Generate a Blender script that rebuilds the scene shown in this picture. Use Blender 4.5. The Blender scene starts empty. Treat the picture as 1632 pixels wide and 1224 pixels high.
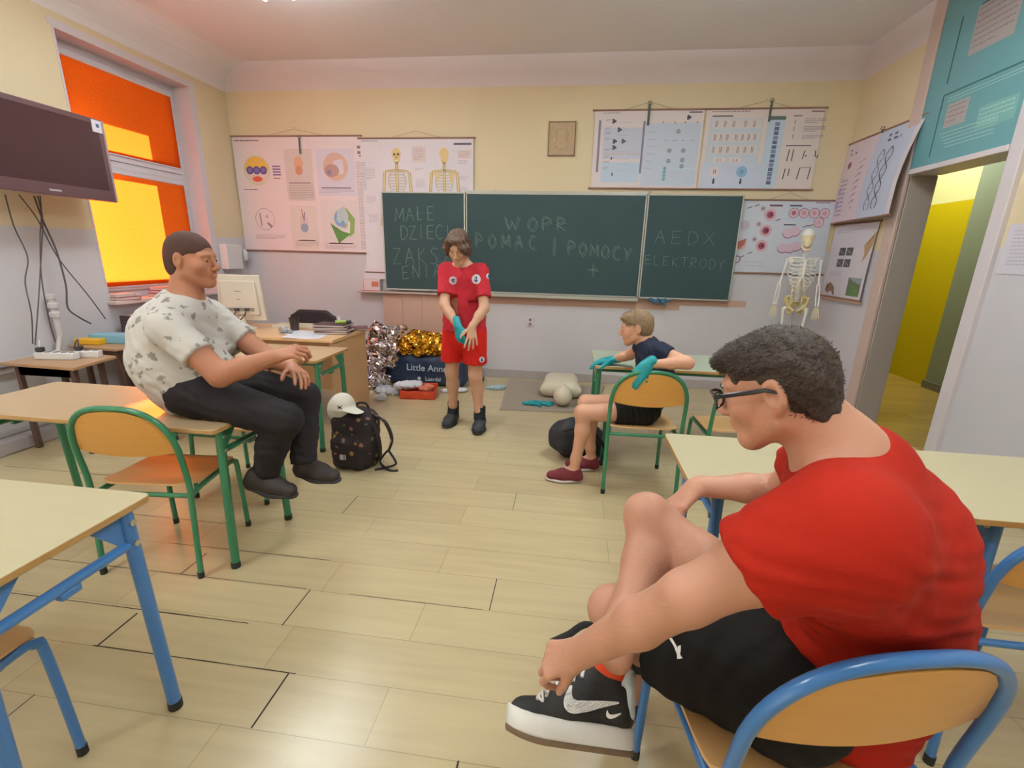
import bpy, bmesh, math, random
import numpy as np
from mathutils import Vector, Matrix
random.seed(7)
PI = math.pi
sc = bpy.context.scene
COL = sc.collection
# ------------------------------------------------------------------ camera
FPX = 734.77                       # focal length in pixels of the 1632 wide frame
PITCH, YAW, ROLL, CAMH = 0.2726, 0.1219, 0.0252, 1.460
def cam_axes():
    cy, sy, cp, sp = math.cos(YAW), math.sin(YAW), math.cos(PITCH), math.sin(PITCH)
    f = Vector((-sy*cp, cy*cp, -sp)); r = Vector((cy, sy, 0)); u = r.cross(f)
    cr, sr = math.cos(ROLL), math.sin(ROLL)
    return cr*r + sr*u, -sr*r + cr*u, f
cam = bpy.data.objects.new('camera', bpy.data.cameras.new('camera'))
COL.objects.link(cam)
_r, _u, _f = cam_axes()
m = Matrix((_r, _u, -_f)).transposed().to_4x4(); m.translation = (0, 0, CAMH)
cam.matrix_world = m
cam.data.sensor_width = 36; cam.data.lens = FPX/1632*36; cam.data.clip_start = .02
sc.camera = cam
# ------------------------------------------------------------------ world, sun, exposure
w = bpy.data.worlds.new('daylight'); sc.world = w; w.use_nodes = True
wn = w.node_tree; bgn = wn.nodes['Background']
bgn.inputs[0].default_value = (.86, .93, 1, 1); bgn.inputs[1].default_value = 1.15
sun = bpy.data.objects.new('sun', bpy.data.lights.new('sun', 'SUN')); COL.objects.link(sun)
sun.data.energy = 95; sun.data.angle = .009; sun.data.color = (1, .95, .86)
SUND = Vector((1, -1.07, -.75)).normalized()
sun.rotation_euler = SUND.to_track_quat('-Z', 'Y').to_euler()
sc.view_settings.view_transform = 'Standard'; sc.view_settings.look = 'None'
sc.view_settings.exposure = -0.86; sc.view_settings.gamma = 1; sc.view_settings.use_curve_mapping = False
# room measures
D, XL, XR, ZC = 5.475, -4.04, 2.684, 3.464      # back wall y, left x, right x, ceiling z
ZY, ZW = 3.17, 1.567                            # top of the yellow, top of the lilac dado
YB = -2.6                                       # wall behind the camera
# ------------------------------------------------------------------ helpers
def at(px, py, X=None, Y=None, Z=None):
    """point of the room seen at a pixel of the photograph, on the plane x=X, y=Y or z=Z"""
    d = _r*((px-816)/FPX) - _u*((py-612)/FPX) + _f
    o = Vector((0, 0, CAMH))
    t = X/d.x if X is not None else (Y/d.y if Y is not None else (Z-CAMH)/d.z)
    return o + d*t
def srgb(h):
    h = h.lstrip('#'); c = [int(h[i:i+2], 16)/255 for i in (0, 2, 4)]
    return tuple((x/12.92 if x <= .04045 else ((x+.055)/1.055)**2.4) for x in c)
_mats = {}
def mat(name, col='#888888', rough=.6, metal=0, var=.06, scale=8, bump=0, bscale=60, spec=.5, trans=0, coat=0, sss=0, emit=None, es=0):
    if name in _mats: return _mats[name]
    m = bpy.data.materials.new(name); m.use_nodes = True; nt = m.node_tree; n = nt.nodes; L = nt.links
    b = n['Principled BSDF']; c = srgb(col) if isinstance(col, str) else col
    b.inputs['Roughness'].default_value = rough; b.inputs['Metallic'].default_value = metal
    b.inputs['Specular IOR Level'].default_value = spec
    b.inputs['Coat Weight'].default_value = coat
    b.inputs['Transmission Weight'].default_value = trans
    if sss:
        b.inputs['Subsurface Weight'].default_value = sss; b.inputs['Subsurface Radius'].default_value = (.012, .005, .003); b.inputs['Subsurface Scale'].default_value = 1
    tc = n.new('ShaderNodeTexCoord')
    nz = n.new('ShaderNodeTexNoise'); nz.inputs['Scale'].default_value = scale; nz.inputs['Detail'].default_value = 3
    L.new(tc.outputs['Object'], nz.inputs['Vector'])
    mx = n.new('ShaderNodeMix'); mx.data_type = 'RGBA'
    mx.inputs[6].default_value = (*[x*(1-var) for x in c], 1); mx.inputs[7].default_value = (*[min(1, x*(1+var)) for x in c], 1)
    L.new(nz.outputs['Fac'], mx.inputs[0]); L.new(mx.outputs[2], b.inputs['Base Color'])
    if emit: b.inputs['Emission Color'].default_value = (*emit, 1); b.inputs['Emission Strength'].default_value = es
    if bump:
        n2 = n.new('ShaderNodeTexNoise'); n2.inputs['Scale'].default_value = bscale; n2.inputs['Detail'].default_value = 4
        L.new(tc.outputs['Object'], n2.inputs['Vector'])
        bp = n.new('ShaderNodeBump'); bp.inputs['Strength'].default_value = bump; bp.inputs['Distance'].default_value = .01
        L.new(n2.outputs['Fac'], bp.inputs['Height']); L.new(bp.outputs['Normal'], b.inputs['Normal'])
    m['_b'] = 1; _mats[name] = m
    return m
def flat(hexcol):                       # printed ink / paper colour
    return mat('ink_'+hexcol.lstrip('#'), hexcol, rough=.55, var=.03, spec=.3)
def tag(o, label=None, cat=None, group=None, kind=None):
    if label: o['label'] = label
    if cat: o['category'] = cat
    if group: o['group'] = group
    if kind: o['kind'] = kind
    return o
def thing(name, label, cat, loc=(0, 0, 0), rz=0, group=None):
    o = bpy.data.objects.new(name, None); COL.objects.link(o); o.empty_display_size = .1
    o.location = loc; o.rotation_euler = (0, 0, rz); tag(o, label, cat, group); return o
def rot(rx=0, ry=0, rz=0):
    return (Matrix.Rotation(rz, 3, 'Z') @ Matrix.Rotation(ry, 3, 'Y') @ Matrix.Rotation(rx, 3, 'X'))
def frame_z(d):                         # 3x3 with columns x,y,z where z = d
    return Vector(d).normalized().to_track_quat('Z', 'Y').to_matrix()
class MB:
    def __init__(s): s.v = []; s.f = []; s.m = []; s.mi = 0
    def add(s, vs, fs):
        o = len(s.v); s.v += [tuple(v) for v in vs]
        for f in fs: s.f.append(tuple(i+o for i in f)); s.m.append(s.mi)
        return s
    def box(s, c, size, R=None):
        c = Vector(c); h = [x/2 for x in size]; vs = []
        for x in (-1, 1):
            for y in (-1, 1):
                for z in (-1, 1):
                    p = Vector((x*h[0], y*h[1], z*h[2])); vs.append(c + (R @ p if R else p))
        return s.add(vs, [(0, 1, 3, 2), (4, 6, 7, 5), (0, 4, 5, 1), (2, 3, 7, 6), (0, 2, 6, 4), (1, 5, 7, 3)])
    def mm(s, a, b):                    # box from min corner to max corner
        return s.box([(a[i]+b[i])/2 for i in range(3)], [abs(b[i]-a[i]) for i in range(3)])
    def tube(s, pts, r=.01, n=10, closed=False, caps=True, squash=None):
        pts = [Vector(p) for p in pts]; N = len(pts); rr = r if isinstance(r, (list, tuple)) else [r]*N
        rings = []; up = None
        for i in range(N):
            a = pts[i-1] if (i > 0 or closed) else pts[i]; b = pts[(i+1) % N] if (i < N-1 or closed) else pts[i]
            t = (b-a).normalized() if (b-a).length > 1e-9 else Vector((0, 0, 1))
            if up is None: up = t.orthogonal().normalized() if not squash else Vector(squash[0])
            u = up - t*up.dot(t)
            if u.length < 1e-5: u = t.orthogonal()
            u.normalize(); up = u if not squash else Vector(squash[0]); v = t.cross(u)
            k = squash[1] if squash else 1
            rings.append([pts[i] + (u*math.cos(2*PI*j/n)*k + v*math.sin(2*PI*j/n))*rr[i] for j in range(n)])
        vs = [p for rg in rings for p in rg]; fs = []
        for i in range(N if closed else N-1):
            for j in range(n):
                a = i*n+j; b = i*n+(j+1) % n; c = ((i+1) % N)*n+(j+1) % n; d = ((i+1) % N)*n+j
                fs.append((a, b, c, d))
        if caps and not closed: fs += [tuple(range(n))[::-1], tuple((N-1)*n+j for j in range(n))]
        return s.add(vs, fs)
    def lathe(s, prof, c=(0, 0, 0), R=None, n=20, sy=1):
        vs = []; fs = []; c = Vector(c)
        for (r, z) in prof:
            for j in range(n):
                p = Vector((r*math.cos(2*PI*j/n), sy*r*math.sin(2*PI*j/n), z)); vs.append(c + (R @ p if R else p))
        for i in range(len(prof)-1):
            for j in range(n): fs.append((i*n+j, i*n+(j+1) % n, (i+1)*n+(j+1) % n, (i+1)*n+j))
        fs += [tuple(range(n))[::-1], tuple((len(prof)-1)*n+j for j in range(n))]
        return s.add(vs, fs)
    def prism(s, pts, d, c=(0, 0, 0), R=None):   # polygon in local xy extruded along local z by d (centred)
        n = len(pts); vs = []; c = Vector(c)
        for z in (-d/2, d/2):
            for (x, y) in pts:
                p = Vector((x, y, z)); vs.append(c + (R @ p if R else p))
        fs = [tuple(range(n))[::-1], tuple(range(n, 2*n))] + [(i, (i+1) % n, n+(i+1) % n, n+i) for i in range(n)]
        return s.add(vs, fs)
    def quad(s, *vs): return s.add(vs, [tuple(range(len(vs)))])
    def build(s, name, mats, parent=None, angle=35, bevel=0, seg=2):
        me = bpy.data.meshes.new(name); me.from_pydata([tuple(v) for v in s.v], [], s.f)
        mats = mats if isinstance(mats, (list, tuple)) else [mats]
        for m_ in mats: me.materials.append(m_)
        if len(mats) > 1: me.polygons.foreach_set('material_index', s.m)
        bm = bmesh.new(); bm.from_mesh(me); bmesh.ops.recalc_face_normals(bm, faces=bm.faces); bm.to_mesh(me); bm.free()
        me.polygons.foreach_set('use_smooth', [True]*len(me.polygons)); me.set_sharp_from_angle(angle=math.radians(angle)); me.update()
        o = bpy.data.objects.new(name, me); COL.objects.link(o)
        if parent: o.parent = parent
        if bevel:
            b = o.modifiers.new('bevel', 'BEVEL'); b.width = bevel; b.segments = seg; b.limit_method = 'ANGLE'; b.angle_limit = math.radians(50)
        return o
def rrect(w, h, r, n=5):
    pts = []
    for cx, cy, a0 in ((w/2-r, h/2-r, 0), (-w/2+r, h/2-r, PI/2), (-w/2+r, -h/2+r, PI), (w/2-r, -h/2+r, 3*PI/2)):
        for i in range(n+1):
            a = a0+PI/2*i/n; pts.append((cx+r*math.cos(a), cy+r*math.sin(a)))
    return pts
def smooth_path(pts, n=6):
    """Catmull-Rom through the points"""
    P = [Vector(p) for p in pts]; out = []
    for i in range(len(P)-1):
        a = P[max(i-1, 0)]; b = P[i]; c = P[i+1]; d = P[min(i+2, len(P)-1)]
        for k in range(n):
            t = k/n; out.append(.5*((2*b)+(c-a)*t+(2*a-5*b+4*c-d)*t*t+(3*b-a-3*c+d)*t**3))
    out.append(P[-1]); return out
def children(o): return [c for c in bpy.data.objects if c.parent == o]
def copy_tree(o, parent=None):
    c = o.copy(); COL.objects.link(c); c.parent = parent
    for ch in children(o): copy_tree(ch, c)
    return c
# ------------------------------------------------------------------ smooth solids (distance fields turned into one skin)
class SDF:
    def __init__(s): s.ops = []; s.noise = None
    def cap(s, a, b, ra, rb=None, k=.02, flat_=None, op='u'):
        a = np.array(a, float); b = np.array(b, float); rb = ra if rb is None else rb
        R_ = max(ra, rb)*(max(1, flat_[1]) if flat_ else 1)
        s.ops.append(('cap', a, b, ra, rb, k, flat_, op, np.minimum(a, b)-R_, np.maximum(a, b)+R_)); return s
    def chain(s, pts, rs, k=.02, flat_=None):
        for i in range(len(pts)-1): s.cap(pts[i], pts[i+1], rs[i], rs[i+1], k, flat_)
        return s
    def ell(s, c, r, R=None, k=.02, op='u'):
        c = np.array(c, float); r = np.array(r, float); M = np.array(R, float) if R is not None else np.eye(3)
        e = np.sqrt(((M*r[None, :])**2).sum(1))
        s.ops.append(('ell', c, r, M, None, k, None, op, c-e, c+e)); return s
    def rbox(s, c, hs, rad, R=None, k=.02, op='u'):
        c = np.array(c, float); hs = np.array(hs, float); M = np.array(R, float) if R is not None else np.eye(3)
        e = np.abs(M) @ hs
        s.ops.append(('box', c, hs, M, rad, k, None, op, c-e, c+e)); return s
    def plane(s, p, n, k=.005):           # keep the side the normal points away from
        s.ops.append(('pl', np.array(p, float), np.array(n, float)/np.linalg.norm(n), None, None, k, None, 'i', None, None)); return s
    def evaluate(s, lo, hi, res):
        lo = np.array(lo, float); nn = np.maximum(((np.array(hi)-lo)/res).astype(int)+1, 2)
        ax = [(lo[i]+res*np.arange(nn[i])).astype(np.float32) for i in range(3)]
        V = np.full(nn, .2, np.float32)
        for (t, a, b, ra, rb, k, fl, op, bl, bh) in s.ops:
            if t == 'pl':
                X, Y, Z = np.meshgrid(*ax, indexing='ij', sparse=True)
                d = (X-a[0])*b[0]+(Y-a[1])*b[1]+(Z-a[2])*b[2]; V = np.maximum(V, d); continue
            mg = k+3.5*res
            i0 = np.clip(np.floor((bl-mg-lo)/res).astype(int), 0, nn); i1 = np.clip(np.ceil((bh+mg-lo)/res).astype(int)+1, 0, nn)
            if (i1 <= i0).any(): continue
            sl = tuple(slice(i0[i], i1[i]) for i in range(3))
            X, Y, Z = np.meshgrid(*[ax[i][sl[i]] for i in range(3)], indexing='ij', sparse=True)
            if t == 'cap':
                ab = b-a; L2 = max(float(ab@ab), 1e-12)
                px, py, pz = X-a[0], Y-a[1], Z-a[2]
                h = np.clip((px*ab[0]+py*ab[1]+pz*ab[2])/L2, 0, 1)
                qx, qy, qz = px-h*ab[0], py-h*ab[1], pz-h*ab[2]
                if fl:
                    n_, q = np.array(fl[0], float), fl[1]; n_ = n_/np.linalg.norm(n_)
                    c = qx*n_[0]+qy*n_[1]+qz*n_[2]; l2 = qx*qx+qy*qy+qz*qz
                    r_ = ra+(rb-ra)*h; d = (np.sqrt(np.maximum(l2-c*c, 0)+(c/q)**2)-r_)*min(1, q)
                else: d = np.sqrt(qx*qx+qy*qy+qz*qz)-(ra+(rb-ra)*h)
            elif t == 'box':
                M = ra; px, py, pz = X-a[0], Y-a[1], Z-a[2]
                u = [np.abs(px*M[0, i]+py*M[1, i]+pz*M[2, i])-(b[i]-rb) for i in range(3)]
                d = np.sqrt(sum(np.maximum(q, 0)**2 for q in u))+np.minimum(np.maximum(np.maximum(u[0], u[1]), u[2]), 0)-rb
            else:
                M = ra; px, py, pz = X-a[0], Y-a[1], Z-a[2]
                u = [(px*M[0, i]+py*M[1, i]+pz*M[2, i]) for i in range(3)]
                k0 = np.sqrt(sum((u[i]/b[i])**2 for i in range(3))); k1 = np.sqrt(sum((u[i]/b[i]**2)**2 for i in range(3)))
                d = k0*(k0-1)/np.maximum(k1, 1e-6)
            W = V[sl]
            if op == 'u':
                hh = np.maximum(k-np.abs(W-d), 0)/k if k > 0 else 0; V[sl] = np.minimum(W, d)-hh*hh*k*.25
            elif op == 's':
                hh = np.maximum(k-np.abs(W+d), 0)/k; V[sl] = np.maximum(W, -d)+hh*hh*k*.25
            elif op == 'x': V[sl] = np.maximum(W, -d)
        if s.noise is not None:
            band = np.abs(V) < .06
            I = np.argwhere(band); P = lo+I*res
            V[band] += s.noise(P[:, 0], P[:, 1], P[:, 2]).astype(np.float32)
        return V, lo
def nets(V, lo, res, smooth=1):
    s_ = V < 0; s8 = s_.astype(np.uint8)
    c = sum(s8[i:i+s8.shape[0]-1, j:j+s8.shape[1]-1, k:k+s8.shape[2]-1] for i in (0, 1) for j in (0, 1) for k in (0, 1))
    act = (c > 0) & (c < 8); I = np.argwhere(act); idx = np.full(act.shape, -1, np.int32); idx[act] = np.arange(len(I))
    P = np.zeros((len(I), 3)); N = np.zeros(len(I))
    cs = [(i, j, k) for i in (0, 1) for j in (0, 1) for k in (0, 1)]
    for a in cs:
        for ax in range(3):
            if a[ax]: continue
            b = list(a); b[ax] = 1
            va = V[I[:, 0]+a[0], I[:, 1]+a[1], I[:, 2]+a[2]]; vb = V[I[:, 0]+b[0], I[:, 1]+b[1], I[:, 2]+b[2]]
            m_ = (va < 0) != (vb < 0); t = np.zeros(len(I)); t[m_] = va[m_]/(va[m_]-vb[m_])
            P[m_] += np.array(a); P[m_, ax] += t[m_]; N[m_] += 1
    P = P/N[:, None]+I
    F = []
    for ax in range(3):
        o = [1, 1, 1]; o[ax] = 0
        sh = V.shape
        A = s_[tuple(slice(o[i], sh[i]-1) for i in range(3))]
        B = s_[tuple(slice(o[i]+(1 if i == ax else 0), sh[i]-1+(1 if i == ax else 0)) for i in range(3))]
        E = np.argwhere(A != B)+np.array(o); inside = s_[E[:, 0], E[:, 1], E[:, 2]]
        u, v = (ax+1) % 3, (ax+2) % 3
        def cell(du, dv):
            q = E.copy(); q[:, u] -= du; q[:, v] -= dv; return idx[q[:, 0], q[:, 1], q[:, 2]]
        Q = np.stack([cell(1, 1), cell(0, 1), cell(0, 0), cell(1, 0)], 1)
        Q[~inside] = Q[~inside][:, ::-1]; F.append(Q)
    F = np.concatenate(F); F = F[(F >= 0).all(1)]
    P = lo+P*res
    for _ in range(smooth):
        S = np.zeros_like(P); K = np.zeros(len(P))
        for e in range(4):
            np.add.at(S, F[:, e], P[F[:, (e+1) % 4]]); np.add.at(K, F[:, e], 1)
            np.add.at(S, F[:, e], P[F[:, (e-1) % 4]]); np.add.at(K, F[:, e], 1)
        P = P*.5+.5*S/np.maximum(K, 1)[:, None]
    return P, F
def mesh_np(name, parts, mats, parent=None, matfn=None, smooth=True):
    """parts: list of (P, F) joined into one mesh"""
    Ps = []; Fs = []; o = 0
    for P, F in parts: Ps.append(P); Fs.append(F+o); o += len(P)
    P = np.concatenate(Ps); F = np.concatenate(Fs)
    me = bpy.data.meshes.new(name); me.vertices.add(len(P)); me.vertices.foreach_set('co', P.astype(np.float32).ravel())
    me.loops.add(F.size); me.loops.foreach_set('vertex_index', F.astype(np.int32).ravel())
    me.polygons.add(len(F)); me.polygons.foreach_set('loop_start', np.arange(0, F.size, 4, dtype=np.int32))
    me.polygons.foreach_set('loop_total', np.full(len(F), 4, np.int32))
    me.update(calc_edges=True)
    mats = mats if isinstance(mats, (list, tuple)) else [mats]
    for m_ in mats: me.materials.append(m_)
    if matfn is not None:
        me.polygons.foreach_set('material_index', matfn(P[F].mean(1)).astype(np.int32))
    me.polygons.foreach_set('use_smooth', [smooth]*len(F)); me.update()
    ob = bpy.data.objects.new(name, me); COL.objects.link(ob)
    if parent: ob.parent = parent
    return ob
def solid(name, sdf, res, mats, parent=None, matfn=None, smooth=1, boxes=None, world=None, org=(0, 0, 0)):
    """skin of a distance field; boxes = [(lo, hi, finer_res)] get their own finer patch; org = where its parent stands"""
    los = [o[8] for o in sdf.ops if o[8] is not None and o[7] == 'u']; his = [o[9] for o in sdf.ops if o[9] is not None and o[7] == 'u']
    lo = np.min(los, 0)-.02-2*res; hi = np.max(his, 0)+.02+2*res
    parts = []
    V, l = sdf.evaluate(lo, hi, res); P, F = nets(V, l, res, smooth)
    if boxes:
        cen = P[F].mean(1); keep = np.ones(len(F), bool)
        for (a, b, r) in boxes:
            a = np.array(a); b = np.array(b); keep &= ~((cen > a+res*.6) & (cen < b-res*.6)).all(1)
        F = F[keep]
        for (a, b, r) in boxes:
            a = np.array(a); b = np.array(b); V, l = sdf.evaluate(a-5*r, b+5*r, r); P2, F2 = nets(V, l, r, smooth+1)
            c2 = P2[F2].mean(1); F2 = F2[((c2 > a) & (c2 < b)).all(1)]; parts.append((P2, F2))
    parts.insert(0, (P, F))
    parts = [(P-np.array(org), F) for P, F in parts]
    return mesh_np(name, parts, mats, parent, matfn)
# flat printed sheets ------------------------------------------------
class Sheet:
    """w x h sheet; art drawn with (0,0) at its top left. fn(u, v, o) gives the point at offset o off its face"""
    def __init__(s, w, h, fn, paper='#e6d9de', nu=6, nv=6):
        s.w, s.h, s.fn, s.mb = w, h, fn, MB(); s.cols = []; s.lv = .0012
        s.c(paper)
        for side in (0, -.0008):
            g = [[fn(w*i/nu, h*j/nv, side) for i in range(nu+1)] for j in range(nv+1)]
            for j in range(nv):
                for i in range(nu): s.mb.quad(g[j][i], g[j][i+1], g[j+1][i+1], g[j+1][i])
    def c(s, col):
        if col not in s.cols: s.cols.append(col)
        s.mb.mi = s.cols.index(col)
    def poly(s, pts, col, lift=0):
        s.c(col); s.mb.quad(*[s.fn(u, v, s.lv+lift) for u, v in pts])
    def rect(s, u, v, w, h, col, lift=0):
        n = max(1, int(w/.08)); m_ = max(1, int(h/.12))
        for i in range(n):
            for j in range(m_):
                a, b = u+w*i/n, v+h*j/m_; s.poly([(a, b), (a+w/n, b), (a+w/n, b+h/m_), (a, b+h/m_)], col, lift)
    def disc(s, u, v, r, col, lift=.0004, sx=1, n=18): s.poly([(u+sx*r*math.cos(2*PI*i/n), v+r*math.sin(2*PI*i/n)) for i in range(n)], col, lift)
    def ring(s, u, v, r, t, col, lift=.0008, sx=1, n=20):
        for i in range(n):
            a, b = 2*PI*i/n, 2*PI*(i+1)/n
            s.poly([(u+sx*r*math.cos(a), v+r*math.sin(a)), (u+sx*r*math.cos(b), v+r*math.sin(b)), (u+sx*(r-t)*math.cos(b), v+(r-t)*math.sin(b)), (u+sx*(r-t)*math.cos(a), v+(r-t)*math.sin(a))], col, lift)
    def line(s, pts, t, col, lift=.0010):
        for (a, b), (c, d) in zip(pts, pts[1:]):
            L = math.hypot(c-a, d-b) or 1; nx, ny = -(d-b)/L*t/2, (c-a)/L*t/2
            s.poly([(a+nx, b+ny), (c+nx, d+ny), (c-nx, d-ny), (a-nx, b-ny)], col, lift)
    def text(s, u, v, w, n, col='#9a8a96', lh=.014, th=.0045, lift=.0009):   # lines of small print
        for i in range(n):
            x = u
            while x < u+w*(1 if i < n-1 else .6):
                ww = random.uniform(.008, .03); s.rect(x, v+i*lh, min(ww, u+w-x), th, col, lift); x += ww+.006
    def build(s, name, parent=None): return s.mb.build(name, [flat(c) for c in s.cols], parent)
def stick(o, p, d, org=(0, 0, 0), lift=.0015):
    """point where a ray from p along d meets object o (world), lifted off its surface, relative to org"""
    from mathutils.bvhtree import BVHTree
    if '_bvh' not in globals(): globals()['_bvh'] = {}
    if o.name not in _bvh:
        me = o.data; off = Vector(); q = o
        while q: off += Vector(q.location); q = q.parent
        _bvh[o.name] = (BVHTree.FromPolygons([v.co[:] for v in me.vertices], [tuple(f.vertices) for f in me.polygons]), off)
    t, off = _bvh[o.name]; d = Vector(d).normalized(); h = t.ray_cast(Vector(p)-off, d)
    if h[0] is None:
        c = sum((v.co for v in o.data.vertices), Vector())/len(o.data.vertices); q = Vector(p)-off; h = t.find_nearest(q+d*(c-q).dot(d))
    return h[0]+off-d*lift-Vector(org)
def words(txt, size, M, name, m_, parent=None, depth=.0006, align='CENTER', bold=0):
    cu = bpy.data.curves.new('lettering', 'FONT'); cu.body = txt; cu.size = size; cu.extrude = depth; cu.align_x = align; cu.offset = bold
    o = bpy.data.objects.new('lettering', cu); COL.objects.link(o)
    dg = bpy.context.evaluated_depsgraph_get(); me = bpy.data.meshes.new_from_object(o.evaluated_get(dg))
    bpy.data.objects.remove(o); bpy.data.curves.remove(cu)
    me.transform(M); me.materials.clear(); me.materials.append(m_)
    ob = bpy.data.objects.new(name, me); COL.objects.link(ob)
    if parent: ob.parent = parent
    return ob
# ================================================================== the room
def wall_paint(name, bands, axis='Z'):
    """painted wall: bands = [(height from which, colour)], crisp borders"""
    m = bpy.data.materials.new(name); m.use_nodes = True; nt = m.node_tree; n = nt.nodes; L = nt.links; b = n['Principled BSDF']
    b.inputs['Roughness'].default_value = .55; b.inputs['Specular IOR Level'].default_value = .3
    g = n.new('ShaderNodeNewGeometry'); s = n.new('ShaderNodeSeparateXYZ'); L.new(g.outputs['Position'], s.inputs[0])
    dv = n.new('ShaderNodeMath'); dv.operation = 'DIVIDE'; dv.inputs[1].default_value = 4; L.new(s.outputs[axis], dv.inputs[0])
    r = n.new('ShaderNodeValToRGB'); r.color_ramp.interpolation = 'CONSTANT'; e = r.color_ramp.elements
    e[0].position = 0; e[0].color = (*srgb(bands[0][1]), 1); e[1].position = min(1, bands[1][0]/4); e[1].color = (*srgb(bands[1][1]), 1)
    for z, c in bands[2:]: q = e.new(z/4); q.color = (*srgb(c), 1)
    L.new(dv.outputs[0], r.inputs[0])
    nz = n.new('ShaderNodeTexNoise'); nz.inputs['Scale'].default_value = 1.3; nz.inputs['Detail'].default_value = 5; L.new(g.outputs['Position'], nz.inputs['Vector'])
    mr = n.new('ShaderNodeMapRange'); mr.inputs[3].default_value = .93; mr.inputs[4].default_value = 1.05; L.new(nz.outputs['Fac'], mr.inputs[0])
    mx = n.new('ShaderNodeVectorMath'); mx.operation = 'SCALE'; L.new(r.outputs[0], mx.inputs[0]); L.new(mr.outputs[0], mx.inputs['Scale'])
    L.new(mx.outputs[0], b.inputs['Base Color'])
    n2 = n.new('ShaderNodeTexNoise'); n2.inputs['Scale'].default_value = 90; L.new(g.outputs['Position'], n2.inputs['Vector'])
    bp = n.new('ShaderNodeBump'); bp.inputs['Strength'].default_value = .12; bp.inputs['Distance'].default_value = .004
    L.new(n2.outputs['Fac'], bp.inputs['Height']); L.new(bp.outputs['Normal'], b.inputs['Normal'])
    return m
W_ROOM = wall_paint('wall paint', [(0, '#cfcacf'), (ZW, '#dccaa8'), (ZY, '#dfd2d3')])
W_CEIL = mat('ceiling paint', '#ece7ea', rough=.8, var=.03, scale=.8)
W_CORR = wall_paint('corridor paint', [(0, '#b8a406'), (2.2, '#c9c690')])
W_CGREEN = mat('grey green corridor wall', '#7b8472', rough=.7, var=.04, scale=2)  # grey green for the nearer stretch of the corridor wall
def laminate(name, c1, c2, mortar, roww, length):
    m = bpy.data.materials.new(name); m.use_nodes = True; nt = m.node_tree; n = nt.nodes; L = nt.links; b = n['Principled BSDF']
    g = n.new('ShaderNodeNewGeometry'); mp = n.new('ShaderNodeMapping'); L.new(g.outputs['Position'], mp.inputs[0])
    mp.inputs['Location'].default_value = (.55, .02, 0)
    br = n.new('ShaderNodeTexBrick'); br.inputs['Scale'].default_value = 1; br.inputs['Brick Width'].default_value = length; br.inputs['Row Height'].default_value = roww
    br.inputs['Mortar Size'].default_value = .0012; br.inputs['Mortar Smooth'].default_value = .3; br.offset = .37; br.inputs['Bias'].default_value = 0
    br.inputs['Color1'].default_value = (*srgb(c1), 1); br.inputs['Color2'].default_value = (*srgb(c2), 1); br.inputs['Mortar'].default_value = (*srgb(mortar), 1)
    L.new(mp.outputs[0], br.inputs['Vector'])
    m2 = n.new('ShaderNodeMapping'); m2.inputs['Scale'].default_value = (1.2, 16, 1); L.new(g.outputs['Position'], m2.inputs[0])
    nz = n.new('ShaderNodeTexNoise'); nz.inputs['Scale'].default_value = 1.6; nz.inputs['Detail'].default_value = 6; L.new(m2.outputs[0], nz.inputs['Vector'])
    mr = n.new('ShaderNodeMapRange'); mr.inputs[3].default_value = .86; mr.inputs[4].default_value = 1.12; L.new(nz.outputs['Fac'], mr.inputs[0])
    mx = n.new('ShaderNodeVectorMath'); mx.operation = 'SCALE'; L.new(br.outputs['Color'], mx.inputs[0]); L.new(mr.outputs[0], mx.inputs['Scale'])
    L.new(mx.outputs[0], b.inputs['Base Color']); b.inputs['Roughness'].default_value = .3; b.inputs['Specular IOR Level'].default_value = .55
    n3 = n.new('ShaderNodeTexNoise'); n3.inputs['Scale'].default_value = 3.5; n3.inputs['Detail'].default_value = 2; L.new(g.outputs['Position'], n3.inputs['Vector'])
    r2 = n.new('ShaderNodeMapRange'); r2.inputs[3].default_value = .22; r2.inputs[4].default_value = .36; b.inputs['Roughness'].default_value = .25
    return m
M_FLOOR = laminate('laminate floor', '#c4b18a', '#bda983', '#988262', .2035, 1.29)
M_GAP = mat('floor gap', '#2e2117', rough=.9)
def structure(name, mb, m_, **k):
    o = mb.build(name, m_, **k); o['kind'] = 'structure'; return o
b = MB(); b.mm((XL-.5, YB-.3, -.1), (2.9, D+.3, 0)); b.mi = 1
def gap(x0, y0, x1, y1, t=.004):
    if abs(x1-x0) > abs(y1-y0):
        n = 7; e = [random.uniform(.5, 1.2)*t for _ in range(n+1)]
        for i in range(n):
            a, c = x0+(x1-x0)*i/n, x0+(x1-x0)*(i+1)/n; ya, yc = y0+(y1-y0)*i/n, y0+(y1-y0)*(i+1)/n
            b.quad((a, ya-e[i]/2, .0006), (c, yc-e[i+1]/2, .0006), (c, yc+e[i+1]/2, .0006), (a, ya+e[i]/2, .0006))
    else: b.quad((x0-t/2, y0, .0006), (x0+t/2, y0, .0006), (x1+t/2, y1, .0006), (x1-t/2, y1, .0006))
for x, y0, y1, t in ((-1.24, 2.22, 2.42, .004), (-1.08, 1.4, 1.61, .005), (-.925, 1.0, 1.2, .006), (-.27, 1.61, 1.81, .004), (-.255, .8, 1.0, .006), (-.275, 2.42, 2.63, .003), (-1.7, 1.2, 1.37, .008), (-1.72, 1.61, 1.77, .005), (-1.71, .9, 1.0, .004)):
    gap(x, y0, x, y1, t)
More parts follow.
